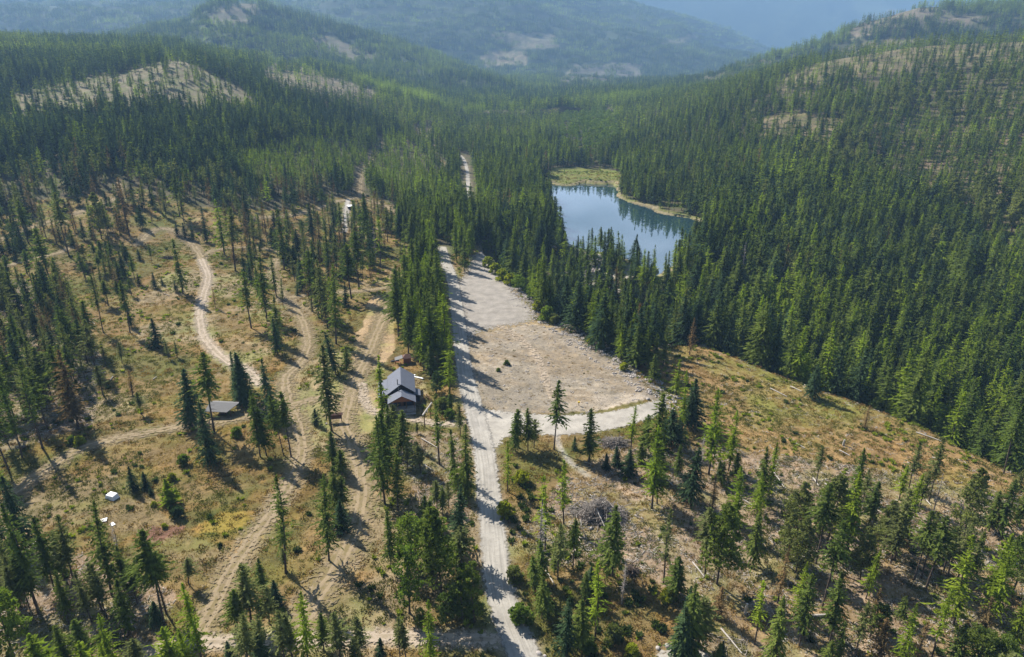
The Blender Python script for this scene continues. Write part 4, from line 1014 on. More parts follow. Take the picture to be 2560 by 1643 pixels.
def zone_of(px, py, X, Y):
    dens = np.ones(len(px)); mix = np.array(['mid'] * len(px), dtype='<U8'); lo = np.full(len(px), 16.0); hi = np.full(len(px), 24.0)
    jx = (fbm(X, Y, 30, 3, 71) - .5) * 26 * np.clip(500 / Y, .1, 1.2); jy = (fbm(X, Y, 30, 3, 72) - .5) * 20 * np.clip(500 / Y, .1, 1)
    for poly, d, mx, (a, b) in ZONES:
        m = inside(px + jx, py + jy, poly)
        dens[m] = d; mix[m] = mx; lo[m] = a; hi[m] = b
    gapn = fbm(X, Y, 26, 3, 73)
    dens = dens * np.where(dens > .3, np.clip(.55 + (gapn - .36) * 6, np.where(Y < 420, .8, .25), 1.08), 1.0)
    for (n, hw, pts) in NOGO:
        xs = [p[0] for p in pts]; ys = [p[1] for p in pts]
        m = (X > min(xs) - 8) & (X < max(xs) + 8) & (Y > min(ys) - 8) & (Y < max(ys) + 8)
        if m.any():
            d, _, _ = seg_dist(X[m], Y[m], pts)
            k = dens[m]; k[d < hw + 1.0 + (4.0 if n == 'road' else 1.8) * np.clip((Y[m] - 300) / 300, 0, 1)] = 0; dens[m] = k
    for (n, pts, k_) in areas_w:
        dens[inside(X, Y, pts)] = 0
    dens[inside(px, py, lot_px)] = 0
    d, ac, al = seg_dist(X, Y, lake_w, closed=True)
    dens[inside(X, Y, lake_w) | (d < 4)] = 0
    d, ac, al = seg_dist(X, Y, [dam_a, dam_b])
    dens[(d < 30) & (al > 2) & (al < dlen + 2)] *= .5
    hx, hy = CABIN
    dens[(np.hypot(X - hx, Y - hy - 6) < 13)] = 0
    return dens, mix, lo, hi
CABIN = (-36.5, 203.0)

# what the relief hides from the camera and from a step beside it
ele = (Z + 30 - CZ) / YY
runmax = np.maximum.accumulate((Z - CZ) / YY, axis=1)
hid = ele < runmax - 0.004
def hidden(X, Y):
    i = np.clip(((X / Y - S0) / (S1 - S0) * (NS - 1)).round().astype(int), 0, NS - 1)
    j = np.clip(((np.log(Y) - math.log(Y0)) / (math.log(Y1) - math.log(Y0)) * (NY - 1)).round().astype(int), 0, NY - 1)
    return hid[i, j]

def scatter(ya, yb, step, seed, smax=.98, gain=1.0):
    r = np.random.default_rng(seed)
    xs = np.arange(-smax * yb, smax * yb, step); ys = np.arange(ya, yb, step)
    gx, gy = np.meshgrid(xs, ys)
    gx = (gx + r.uniform(-.5, .5, gx.shape) * step).ravel(); gy = (gy + r.uniform(-.5, .5, gy.shape) * step).ravel()
    k = (np.abs(gx) < smax * gy + 30) & (gy > ya) & (gy < yb)
    gx, gy = gx[k], gy[k]
    gz = g_interp(gx, gy)
    px, py = px_of(gx, gy, gz)
    k = (px > -330) & (px < 2890) & (py < 1950) & (~hidden(gx, gy))
    gx, gy, gz, px, py = gx[k], gy[k], gz[k], px[k], py[k]
    dens, mix, lo, hi = zone_of(*px_of(gx, gy, lifted(gx, gy, gz)), gx, gy)
    k = r.random(len(gx)) < dens * gain
    gx, gy, gz, px, py, mix, lo, hi = (a[k] for a in (gx, gy, gz, px, py, mix, lo, hi))
    h = (lo + (hi - lo) * r.random(len(gx)) * (.75 + .5 * fbm(gx, gy, 40, 2, 5))) * np.where(r.random(len(gx)) < .16, r.uniform(.45, .8, len(gx)), 1.0) * np.where(r.random(len(gx)) < .06, 1.15, 1.0)
    return gx, gy, gz, px, py, mix, h, r

gx, gy, gz, px, py, mix, hh, r = scatter(60, 760, 5.3, 101)
hand_xy = np.array([(p[0], p[1]) for p in placed])
# keep drawn-in trees clear of the ones read off the photograph
keep = np.ones(len(gx), bool)
for k in range(len(hand_xy)):
    near_ = (np.abs(gx - hand_xy[k, 0]) < 4) & (np.abs(gy - hand_xy[k, 1]) < 4)
    keep &= ~near_
def pick_species(mix, r, X, Y):
    out = np.empty(len(mix), dtype='<U10')
    patch = fbm(X, Y, 45, 2, 81)
    u = (r.random(len(mix)) * .75 + patch * .5 - .12).clip(0, .9999)
    for m_ in set(mix):
        names = [a for a, b in SPR[m_]]; w = np.cumsum([b for a, b in SPR[m_]]); w = w / w[-1]
        s = mix == m_
        out[s] = np.array(names)[np.searchsorted(w, u[s])]
    return out
gx, gy, gz, px, py, mix, hh = (a[keep] for a in (gx, gy, gz, px, py, mix, hh))
spx = pick_species(mix, r, gx, gy)
near_forest = []
for k in range(len(gx)):
    D = gy[k] * CP + (CZ - gz[k]) * SP
    ph = hh[k] * FPX / D
    near_forest.append([float(gx[k]), float(gy[k]), float(gz[k]), float(hh[k]), str(spx[k]), MATOF[str(spx[k])], float(ph), float(px[k]), float(py[k])])
print('near forest', len(near_forest), 'hand', nhand)

# individuals: everything read off the photograph, and the largest others up to the limit
NEEDLE = {'spruce', 'fir', 'firhigh', 'larch', 'larchthin', 'slim', 'pine', 'ponderosa', 'rust', 'sapling'}
LIMIT = 300
near_forest.sort(key=lambda t: -t[6] * (1.0 if (0 < t[7] < 2560 and t[8] < 1720) else .2))
hand_n = sum(1 for p in placed if p[4] in NEEDLE)
placed_px = []
for p in placed:
    a, b = px_of(p[0], p[1], p[2]); placed_px.append((float(a), float(b)))
cand = [(p, placed_px[i]) for i, p in enumerate(placed)]
rest = near_forest
cand_all = cand + [(p[:7], (p[7], p[8])) for p in near_forest if (-60 < p[7] < 2620 and p[8] < 1740)]
far_off = [p for p in near_forest if not (-60 < p[7] < 2620 and p[8] < 1740)]
needles = [c for c in cand_all if c[0][4] in NEEDLE]; others = [c for c in cand_all if c[0][4] not in NEEDLE]
needles.sort(key=lambda c: -c[0][6])
indiv = needles[:LIMIT] + [o for o in others if o[0][6] > 45]
mass = needles[LIMIT:] + [o for o in others if o[0][6] <= 45]
print('individual', len(indiv), 'mass', len(mass), 'off', len(far_off))

KINDNAME = {'spruce': ('spruce_tree', 'spruce'), 'fir': ('fir_tree', 'fir'), 'firhigh': ('fir_tree', 'high-crowned fir'), 'larch': ('larch_tree', 'larch'), 'larchthin': ('larch_tree', 'thin-crowned larch'),
            'slim': ('fir_tree', 'slender fir'), 'pine': ('pine_tree', 'bare-stemmed pine'), 'ponderosa': ('pine_tree', 'full-crowned pine'), 'rust': ('dying_tree', 'dying conifer'), 'sapling': ('larch_tree', 'young larch'),
            'broad': ('broadleaf_tree', 'round leafy tree'), 'birch': ('birch_tree', 'upright leafy tree'), 'snag': ('dead_tree', 'bare dead tree'), 'bush': ('bush', 'bush')}
COLN = {'spruce': 'blue green', 'fir': 'mid green', 'larch': 'lime green', 'pine': 'grey green', 'rust': 'rusty brown', 'broad': 'leaf green', 'yellow': 'yellow', 'greywood': 'grey'}
def region_of(x, y):
    R = [(lambda: x < 460 and y > 1310, 'in the bottom left stand'), (lambda: x < 300 and 900 < y <= 1310, 'at left edge above the hollow'), (lambda: x < 300 and y > 660, 'in the wood at far left'),
         (lambda: x < 640 and y <= 660, 'among upper left dirt roads'), (lambda: x < 480 and y <= 960, 'on the slope left of pale track'), (lambda: 300 <= x < 480 and y <= 1310, 'beside the grassy hollow'),
         (lambda: 460 <= x < 800 and 930 < y < 1200, 'around the grey shelter'), (lambda: x < 760 and y > 1200, 'along the bottom left lane'), (lambda: 480 <= x < 760 and y <= 930, 'between pale track and dirt track'),
         (lambda: 760 <= x < 985 and y <= 700, 'near the far trailhead yard'), (lambda: 760 <= x < 985 and y <= 960, 'behind the cabin clearing'), (lambda: 985 <= x < 1140 and y <= 980, 'in row between cabin and road'),
         (lambda: 1085 <= x < 1215 and y <= 760, 'in clump where road enters woods'), (lambda: 760 <= x < 1230 and y < 1300, 'between cabin and bottom bend'), (lambda: 760 <= x < 1260, 'in roadside thicket at bottom centre'),
         (lambda: 1215 <= x < 1560 and 1040 < y < 1180, 'along near edge of turning area'), (lambda: 1215 <= x < 1420 and y >= 1180, 'in orange brush right of road'), (lambda: 1420 <= x < 1750 and y >= 1250, 'around the brush pile'),
         (lambda: 1560 <= x < 1860 and 960 < y < 1260, 'between turning area and field'), (lambda: 1200 <= x < 1700 and y <= 1000, 'in belt between lot and dam'), (lambda: x >= 1700 and y <= 1000 and x < 2100, 'at forest edge above the field'),
         (lambda: x >= 2100 and y <= 1200, 'in steep wood right of field'), (lambda: x >= 2100 and y < 1400, 'on logged ground near right edge'), (lambda: x >= 2100, 'in the bottom right corner'), (lambda: x >= 1700 and y > 1400, 'on logged ground at bottom right'), (lambda: x >= 1700, 'on logged ground at middle right')]
    for f, n in R:
        if f(): return n
    return 'in the middle of the valley'
ORD = ['first', 'second', 'third', 'fourth', 'fifth', 'sixth', 'seventh', 'eighth', 'ninth', 'tenth', 'eleventh', 'twelfth', 'thirteenth', 'fourteenth', 'fifteenth', 'sixteenth', 'seventeenth', 'eighteenth', 'nineteenth', 'twentieth'] + ['twenty-' + o for o in ['first', 'second', 'third', 'fourth', 'fifth', 'sixth', 'seventh', 'eighth', 'ninth']]
groups = {}
for c in indiv:
    p, (x, y) = c
    size = 'tall' if p[3] > 23 else ('small' if p[3] < 12 else 'medium')
    key = (size, COLN[p[5]], KINDNAME[p[4]][1], region_of(x, y))
    groups.setdefault(key, []).append(c)
def tree_object(p, label, group):
    X, Y, z, h, sp, mat, ph = p
    var = int(abs(X * 7.3 + Y * 3.1)) % NVAR[0]
    t = empty(KINDNAME[sp][0], (X, Y, z - .15))
    r = np.random.default_rng(int(abs(X * 91 + Y * 57)) + 5)
    wide = 1.04 * (1.0 if h > 14 else min(1.55, 14 / h * .55 + .55)) * r.uniform(.88, 1.14)
    if sp in ('sapling', 'bush'): wide = 1.0
    t.scale = (h / 20 * wide, h / 20 * wide, h / 20)
    t.rotation_euler = (r.normal(0, .028), r.normal(0, .028), r.uniform(0, 6.28))
    tag(t, label, 'dead tree' if sp == 'snag' else 'bush' if sp == 'bush' else 'tree', group)
    link('trunk', trunk_mesh(sp, var), t)
    link('crown', crown_mesh(sp, var, mat), t)
    return t
def flat_groups():
    for key, members in groups.items():
        if len(members) > 10:
            members.sort(key=lambda c: c[1][1])
            n = len(members)
            k = 3 if n > 24 else 2
            for j in range(k):
                yield key, (('far', 'near') if k == 2 else ('farthest', 'middle', 'nearest'))[j] + ' row', members[j * n // k:(j + 1) * n // k]
        else:
            yield key, '', members
for key, row, members in flat_groups():
    members.sort(key=lambda c: c[1][0])
    size, coln, kn, reg = key
    for i, (p, xy) in enumerate(members):
        base = f'{size} {coln} {kn} {reg}' + (f', {row}' if row else '')
        if len(members) > 1: base += (',' if not row else '') + f' {ORD[i]} from left'
        tree_object(p, base, 'bare dead trees' if p[4] == 'snag' else f'{KINDNAME[p[4]][0].replace("_", " ")}s standing in the valley')
bg_ = {}
for (x, yb, yt, mat) in BUSHES:
    X, Y = ground_at(x, yb); z = float(g_interp(X, Y))
    D = Y * CP + (CZ - z) * SP
    h = (yb - yt) * D / FPX * 1.0
    bg_.setdefault((COLN[mat], region_of(x, yb)), []).append((x, [X, Y, z, max(h, 1.2), 'bush', mat, yb - yt]))
for (coln, reg), L_ in bg_.items():
    L_.sort()
    for i, (x, p) in enumerate(L_):
        tree_object(p, f'rounded {coln} bush {reg}' + (f', {ORD[i]} from left of {len(L_)}' if len(L_) > 1 else ''), 'rounded bushes on the open ground')

# ------------------------------------------------------------------ the forest mass: one object, copies of a few tree shapes set out by geometry nodes
proto = bpy.data.collections.new('forest_shapes')
PROTO_NAMES = []
def add_proto(name, V, Fq, mats, mi):
    me = make_mesh(name, V, Fq, mats, mi)
    o = bpy.data.objects.new('%03d_%s' % (len(PROTO_NAMES), name), me)
    proto.objects.link(o); PROTO_NAMES.append(name)
    return len(PROTO_NAMES) - 1
def whole_tree(sp, seed, lod):
    Vc = crown_of(sp, seed, lod)
    if lod == 0: Vt, Ft = trunk_geo(seed, r0=.22, n=6, stubs=14, rings=6)
    elif lod == 1: Vt, Ft = trunk_geo(seed, r0=.24, n=4, stubs=6, rings=5)
    else: Vt, Ft = trunk_geo(seed, r0=.26, n=3, stubs=0, rings=4)
    return Vc, Vt, Ft
SPL = ['spruce', 'fir', 'firhigh', 'larch', 'larchthin', 'slim', 'pine', 'ponderosa', 'rust', 'broad', 'birch', 'snag', 'sapling']
PIDX = {}
for lod in (0, 1, 2):
    for sp in SPL:
        for v in range({0: 4, 1: 3, 2: 2}[lod]):
            Vc, Vt, Ft = whole_tree(sp, 31 + v * 5 + len(sp), lod)
            V_ = np.concatenate([Vc, Vt]); F_ = np.concatenate([qfaces(len(Vc)), Ft + len(Vc)])
            mi = np.concatenate([np.zeros(len(Vc) // 4), np.ones(len(Ft))])
            PIDX.setdefault((sp, lod), []).append(add_proto(sp, V_, F_, [M[MATOF[sp]], M['bark']], mi))
# clumps for the far hills
def clump(seed, mixname, n, spread, hlo, hhi):
    r = np.random.default_rng(seed)
    mats = []; Vs, Fs, Ms = [], [], []; base = 0
    names = [a for a, b in SPR[mixname]]; w = np.array([b for a, b in SPR[mixname]]); w = w / w.sum()
    for i in range(n):
        sp = names[r.choice(len(names), p=w)]
        if sp in ('broad',): sp = 'birch'
        Vc = crown_of(sp, seed * 3 + i, 2)
        s_ = r.uniform(hlo, hhi) / 20
        Vc = Vc * s_
        ang = r.uniform(0, 6.28); rad = spread * math.sqrt(r.random())
        Vc = Vc + [math.cos(ang) * rad, math.sin(ang) * rad, r.uniform(-1.5, .5)]
        mn = MATOF[sp]
        if mn not in mats: mats.append(mn)
        Vs.append(Vc); Fs.append(qfaces(len(Vc), base)); Ms.append(np.full(len(Vc) // 4, mats.index(mn))); base += len(Vc)
    return np.concatenate(Vs), np.concatenate(Fs), [M[k] for k in mats], np.concatenate(Ms)
for mxn in ('dark', 'mid', 'bright'):
    for v in range(3):
        PIDX.setdefault(('clumpA', mxn), []).append(add_proto('grove', *clump(5 + v, mxn, 12, 11, 17, 24)))
        PIDX.setdefault(('clumpB', mxn), []).append(add_proto('grove', *clump(15 + v, mxn, 30, 26, 18, 25)))

def gn_scatter(name, pos, idxs, rot, scl, collection, kind='stuff', label=None, cat=None):
    me = bpy.data.meshes.new(name)
    me.vertices.add(len(pos)); me.vertices.foreach_set('co', np.asarray(pos, np.float32).ravel())
    a = me.attributes.new('pick', 'INT', 'POINT'); a.data.foreach_set('value', np.asarray(idxs, np.int32))
    a = me.attributes.new('turn', 'FLOAT_VECTOR', 'POINT'); a.data.foreach_set('vector', np.asarray(rot, np.float32).ravel())
    a = me.attributes.new('size', 'FLOAT_VECTOR', 'POINT'); a.data.foreach_set('vector', np.asarray(scl, np.float32).ravel())
    o = link(name, me)
    ng = bpy.data.node_groups.new(name + '_nodes', 'GeometryNodeTree')
    ng.interface.new_socket('Geometry', in_out='INPUT', socket_type='NodeSocketGeometry')
    ng.interface.new_socket('Geometry', in_out='OUTPUT', socket_type='NodeSocketGeometry')
    gi = ng.nodes.new('NodeGroupInput'); go = ng.nodes.new('NodeGroupOutput')
    ip = ng.nodes.new('GeometryNodeInstanceOnPoints'); ci = ng.nodes.new('GeometryNodeCollectionInfo')
    ci.inputs['Collection'].default_value = collection; ci.inputs['Separate Children'].default_value = True; ci.inputs['Reset Children'].default_value = True
    ip.inputs['Pick Instance'].default_value = True
    def att(nm, ty):
        n = ng.nodes.new('GeometryNodeInputNamedAttribute'); n.data_type = ty; n.inputs['Name'].default_value = nm
        return [x for x in n.outputs if x.enabled and x.name == 'Attribute'][0]
    L = ng.links
    L.new(gi.outputs[0], ip.inputs['Points']); L.new(ci.outputs[0], ip.inputs['Instance'])
    L.new(att('pick', 'INT'), ip.inputs['Instance Index'])
    L.new(att('turn', 'FLOAT_VECTOR'), ip.inputs['Rotation']); L.new(att('size', 'FLOAT_VECTOR'), ip.inputs['Scale'])
    L.new(ip.outputs[0], go.inputs[0])
    md = o.modifiers.new('set_out', 'NODES'); md.node_group = ng
    tag(o, label, cat, None, kind)
    return o

P_, I_, R_, S_ = [], [], [], []
rr = np.random.default_rng(77)
def push(X, Y, z, h, sp, lod, wide=1.0):
    P_.append((X, Y, z - .3)); k = PIDX[(sp, lod)]; I_.append(k[rr.integers(len(k))])
    lean = .02 if rr.random() < .93 else .09
    R_.append((rr.normal(0, lean), rr.normal(0, lean), rr.uniform(0, 6.28)))
    s_ = h / 20; w_ = s_ * wide * rr.uniform(.85, 1.5) * (1.0 if h > 13 else 1.35)
    S_.append((w_, w_, s_))
for p, xy in mass: push(p[0], p[1], p[2], p[3], p[4], 0 if p[1] < 480 else 1)
for p in far_off: push(p[0], p[1], p[2], p[3], p[4], 2)
gx, gy, gz, px, py, mix, hh, r = scatter(760, 1350, 7.0, 202)
spx = pick_species(mix, r, gx, gy)
for k in range(len(gx)): push(gx[k], gy[k], gz[k], hh[k], str(spx[k]), 1 if gy[k] < 1000 else 2, 1.1)
print('middle', len(gx))
for (ya, yb, step, cl) in ((1350, 2000, 17, 'clumpA'), (2000, 2800, 22, 'clumpA'), (2800, 4200, 42, 'clumpB'), (4200, 6800, 62, 'clumpB')):
    gx, gy, gz, px, py, mix, hh, r = scatter(ya, yb, step, int(ya), .86)
    nn = fbm(gx, gy, 260, 3, 91)
    for k in range(len(gx)):
        mxn = 'bright' if nn[k] > .70 else ('mid' if nn[k] > .54 else 'dark')
        kk = PIDX[(cl, mxn)]
        P_.append((gx[k], gy[k], gz[k] - 1.0)); I_.append(kk[rr.integers(len(kk))]); R_.append((0, 0, rr.uniform(0, 6.28)))
        s_ = rr.uniform(.85, 1.2) * (hh[k] / 21); w_ = step / {'clumpA': 19.0, 'clumpB': 44.0}[cl]
        S_.append((max(w_, s_) * 1.0, max(w_, s_) * 1.0, s_))
    print('far', ya, len(gx))
gn_scatter('forest', P_, I_, R_, S_, proto, 'stuff')

# ------------------------------------------------------------------ built things
def box(x0, x1, y0, y1, z0, z1):
    V = [(x0, y0, z0), (x1, y0, z0), (x1, y1, z0), (x0, y1, z0), (x0, y0, z1), (x1, y0, z1), (x1, y1, z1), (x0, y1, z1)]
    return V, [(0, 3, 2, 1), (4, 5, 6, 7), (0, 1, 5, 4), (1, 2, 6, 5), (2, 3, 7, 6), (3, 0, 4, 7)]
def beam(p, q, w, h=None):
    """square bar from p to q"""
    h = h or w
    p = Vector(p); q = Vector(q); d = (q - p).normalized()
    s = d.cross(Vector((0, 0, 1)))
    if s.length < 1e-3: s = Vector((1, 0, 0))
    s.normalize(); u_ = s.cross(d).normalized()
    V = []
    for e in (p, q):
        for a, b in ((-1, -1), (1, -1), (1, 1), (-1, 1)): V.append(tuple(e + s * (a * w / 2) + u_ * (b * h / 2)))
    return V, [(0, 1, 2, 3), (7, 6, 5, 4), (0, 4, 5, 1), (1, 5, 6, 2), (2, 6, 7, 3), (3, 7, 4, 0)]
def log_geo(p, q, r0, r1, n=7):
    p = Vector(p); q = Vector(q); d = (q - p).normalized()
    s = d.cross(Vector((0, 0, 1)))
    if s.length < 1e-3: s = Vector((1, 0, 0))
    s.normalize(); u_ = s.cross(d).normalized()
    V = []
    for e, r_ in ((p, r0), ((p + q) / 2 + u_ * r0 * .3, (r0 + r1) / 2), (q, r1)):
        for k in range(n):
            a = k / n * 2 * math.pi
            V.append(tuple(e + s * math.cos(a) * r_ + u_ * math.sin(a) * r_))
    F_ = []
    for i in range(2):
        for k in range(n): F_.append((i * n + k, i * n + (k + 1) % n, (i + 1) * n + (k + 1) % n, (i + 1) * n + k))
    F_.append(tuple(range(n))[::-1]); F_.append(tuple(2 * n + k for k in range(n)))
    return V, F_
def part(name, geos, mat, parent=None):
    V, F_ = [], []
    for g in geos:
        b = len(V); V += list(g[0]); F_ += [tuple(i + b for i in f) for f in g[1]]
    me = bpy.data.meshes.new(name); me.from_pydata([tuple(v) for v in V], [], F_); me.materials.append(mat); me.update()
    return link(name, me, parent)
def slab(p, t=.12):
    """a flat panel from 4 corners with real thickness"""
    a, b, c, d = [Vector(x) for x in p]
    n = (b - a).cross(d - a).normalized()
    if n.z < 0: n = -n
    V = [tuple(x) for x in (a, b, c, d)] + [tuple(x - n * t) for x in (a, b, c, d)]
    return V, [(0, 1, 2, 3), (7, 6, 5, 4), (0, 4, 5, 1), (1, 5, 6, 2), (2, 6, 7, 3), (3, 7, 4, 0)]
def place(name, x, y, rz, label, cat, group=None):
    X, Y = ground_at(x, y)
    e = empty(name, (X, Y, float(g_interp(X, Y))), rz)
    return tag(e, label, cat, group)

# the cabin
cz = float(g_interp(CABIN[0], CABIN[1]))
cb = empty('cabin', (CABIN[0], CABIN[1], cz), math.radians(9.5)); cb.scale = (.86, 1, 1)
tag(cb, 'log cabin with blue grey metal roofs, front porch and railings beside the grassy clearing', 'cabin')
# local axes: +y runs back along the ridge, front porch faces -y
W2, EH, RH = 4.9, 4.3, 7.4
part('wall', [box(-W2 + .35, W2 - .35, .4, 13.6, -.6, EH - .1),
              ([(-W2 + .35, .4, EH - .1), (W2 - .35, .4, EH - .1), (0, .4, RH - .25), (-W2 + .35, 13.6, EH - .1), (W2 - .35, 13.6, EH - .1), (0, 13.6, RH - .25)], [(0, 1, 2), (5, 4, 3), (0, 2, 5, 3), (1, 4, 5, 2)])], M['darkwall'], cb)
rf = part('roof', [slab([(-W2 - .5, -.1, EH - .25), (0, -.1, RH), (0, 14.2, RH), (-W2 - .5, 14.2, EH - .25)]), slab([(0, -.1, RH + .004), (W2 + .5, -.1, EH - .25), (W2 + .5, 14.2, EH - .25), (0, 14.2, RH + .004)])], M['roof'], cb)
part('chimney', [log_geo((-1.3, 1.6, RH - 1.2), (-1.3, 1.6, RH + .9), .16, .16, 8), log_geo((-1.3, 1.6, RH + .92), (-1.3, 1.6, RH + 1.0), .24, .24, 8)], M['darkwall'], rf)
part('side_roof', [slab([(-9.0, .1, EH - 1.45), (-W2 - .55, .1, EH - .4), (-W2 - .55, 12.6, EH - .4), (-9.0, 12.6, EH - 1.45)])], M['roof'], cb)
part('side_wall', [box(-8.7, -W2 + .3, .5, 12.2, -.6, EH - 1.7)], M['darkwall'], cb)
part('side_shed', [box(W2 - .3, 6.9, 1.0, 5.0, -.6, 2.3)], M['darkwall'], cb)
part('shed_roof', [slab([(W2 - .3, .7, 3.3), (7.3, .7, 2.45), (7.3, 5.4, 2.45), (W2 - .3, 5.4, 3.3)])], M['roof'], cb)
# front block with its lower roof and cedar gable
EH2, RH2 = 3.9, 5.9
fw = part('front_wall', [box(-4.4, 4.4, -2.2, .35, -.6, EH2 - .15)], M['darkwall'], cb)
part('window', [box(-3.6, -1.6, -2.26, -2.205, .9, 2.4)], M['glass'], fw)
part('window', [box(1.6, 3.6, -2.26, -2.205, .9, 2.4)], M['glass'], fw)
part('door', [box(-.55, .55, -2.27, -2.205, 0, 2.2)], M['post'], fw)
part('gable', [([(-4.7, -5.2, EH2 - .3), (4.7, -5.2, EH2 - .3), (0, -5.2, RH2 - .3), (-4.7, -5.35, EH2 - .3), (4.7, -5.35, EH2 - .3), (0, -5.35, RH2 - .3)], [(0, 2, 1), (3, 4, 5), (0, 1, 4, 3), (1, 2, 5, 4), (2, 0, 3, 5)])], M['cedar'], cb)
rf2 = part('porch_roof', [slab([(-5.3, -5.9, EH2 - .45), (0, -5.9, RH2), (0, -.7, RH2), (-5.3, -.7, EH2 - .45)]), slab([(0, -5.9, RH2 + .004), (5.3, -5.9, EH2 - .45), (5.3, -.7, EH2 - .45), (0, -.7, RH2 + .004)])], M['roof'], cb)
part('stovepipe', [log_geo((-1.0, -1.3, RH2 - .6), (-1.0, -1.3, RH2 + 1.7), .12, .12, 8)], M['greyroof'], rf2)
part('deck', [box(-4.9, 4.9, -6.6, -2.25, .35, .5), box(-4.9, 4.9, -7.8, -6.62, .0, .18)], M['deck'], cb)
part('railing', [beam((-4.9, -6.5, 1.45), (4.9, -6.5, 1.45), .12, .16), beam((-4.9, -6.5, 1.0), (4.9, -6.5, 1.0), .08), beam((-4.9, -6.5, 1.45), (-4.9, -2.3, 1.45), .1), beam((4.9, -6.5, 1.45), (4.9, -2.3, 1.45), .1)]
     + [beam((x_, -6.5, .5), (x_, -6.5, 1.45), .09) for x_ in np.linspace(-4.8, 4.8, 15)], M['deck'], cb)
for x_ in (-4.7, -1.6, 1.6, 4.7): part('porch_post', [beam((x_, -6.3, .5), (x_, -6.3 + .6, EH2 - .3), .2)], M['post'], cb)
part('foundation', [box(-5.1, 5.1, -5.6, -2.5, -.7, .33)], M['concrete'], cb)

# small kiosk hut behind the cabin: brown hipped roof and a pale lean-to
kh = place('hut', 1018, 906, .25, 'small brown hut with hipped roof and pale lean-to behind the cabin', 'hut')
part('wall', [box(-1.4, 1.4, -1.2, 1.2, -.5, 2.3)], M['cedar'], kh)
part('roof', [([(-1.9, -1.7, 2.3), (1.9, -1.7, 2.3), (1.9, 1.7, 2.3), (-1.9, 1.7, 2.3), (-.5, 0, 3.5), (.5, 0, 3.5)], [(0, 1, 5, 4), (1, 2, 5), (2, 3, 4, 5), (3, 0, 4), (3, 2, 1, 0)])], M['brownroof'], kh)
part('canopy', [slab([(-4.6, -1.6, 1.9), (-1.7, -1.9, 2.75), (-1.7, .9, 2.9), (-4.6, .9, 2.1)], .08)], M['greyroof'], kh)
for a_, b_ in ((-4.4, -1.4), (-4.4, .7)): part('post', [beam((a_, b_, -.4), (a_, b_, 1.95), .14)], M['post'], kh)
for k_, (x_, y_, rz, nm) in enumerate([(987, 903, .35, 'dark plank stack beside the pale lean-to of the hut'), (995, 908, -.2, 'orange brown bench below the pale lean-to of the hut')]):
    t = place('plank_stack' if k_ == 0 else 'bench', x_, y_, rz, nm, 'planks' if k_ == 0 else 'bench')
    if k_ == 0: part('planks', [box(-1.6, 1.6, -.5, .5, 0, .12), box(-1.5, 1.4, -.4, .45, .125, .25), box(-1.2, 1.5, -.45, .3, .255, .4)], M['darkwall'], t)
    else:
        part('seat', [box(-1.2, 1.2, -.25, .25, .4, .5)], M['cedar'], t)
        part('leg', [box(-1.0, -.85, -.2, .2, -.2, .395)], M['post'], t); part('leg', [box(.85, 1.0, -.2, .2, -.2, .395)], M['post'], t)
# white boards lying by the cabin
for k_, (x_, y_, rz, L_, lab) in enumerate([(1046, 945, -.45, 4.2, 'long white board lying on the grass right of the cabin'), (1034, 940, 1.25, 2.0, 'short white board leaning beside the longer one, right of the cabin')]):
    X, Y = ground_at(x_, y_); z = float(g_interp(X, Y))
    o = part('board', [box(-L_ / 2, L_ / 2, -.35, .35, .05, .17)], M['white']); o.location = (X, Y, z + .1); o.rotation_euler = (0, .06 * k_, rz)
    tag(o, lab, 'board')

# rail fence in front of the cabin
fx = [ground_at(*p) for p in ((966, 1012), (1000, 1014), (1034, 1013), (1052, 1012), (1060, 1001), (1067, 994), (1078, 1006))]
fz = [float(g_interp(*p)) for p in fx]
fo = empty('rail_fence', (fx[0][0], fx[0][1], fz[0]))
tag(fo, 'brown wooden rail fence bending round the lawn in front of the cabin', 'fence')
loc = [(a[0] - fx[0][0], a[1] - fx[0][1], c - fz[0]) for a, c in zip(fx, fz)]
full = []
for i in range(len(loc) - 1):
    n_ = max(1, int(round(math.dist(loc[i], loc[i + 1]) / 2.4)))
    for k in range(n_): full.append(tuple(loc[i][j] + (loc[i + 1][j] - loc[i][j]) * k / n_ for j in range(3)))
full.append(loc[-1])
for p_ in full: part('post', [beam((p_[0], p_[1], p_[2] - .4), (p_[0], p_[1], p_[2] + 1.3), .16)], M['post'], fo)
for hgt in (.55, 1.15):
    part('rail', [beam((a[0], a[1], a[2] + hgt), (b[0], b[1], b[2] + hgt), .1, .12) for a, b in zip(full[:-1], full[1:])], M['post'], fo)

# log gateway over the footpath
g0 = ground_at(1062, 1068); g1 = ground_at(1077, 1046)
gz0, gz1 = float(g_interp(*g0)), float(g_interp(*g1))
go_ = empty('entrance_gate', (g0[0], g0[1], gz0))
tag(go_, 'tall log gateway with pale top beam over the cabin footpath', 'gate')
dx_, dy_, dz_ = g1[0] - g0[0], g1[1] - g0[1], gz1 - gz0
part('post', [log_geo((0, 0, -.4), (0, 0, 4.9), .17, .15)], M['post'], go_)
part('post', [log_geo((dx_, dy_, dz_ - .4), (dx_, dy_, dz_ + 4.6), .17, .15)], M['post'], go_)
part('beam', [log_geo((-dx_ * .25, -dy_ * .25, 4.85), (dx_ * 1.25, dy_ * 1.25, dz_ + 4.85), .26, .22, 8)], M['deadwood'], go_)
part('sign', [box(-.03, .03, -.9, .9, -.35, .35)], M['deadwood'], go_).location = (dx_ * .5, dy_ * .5, 4.0)

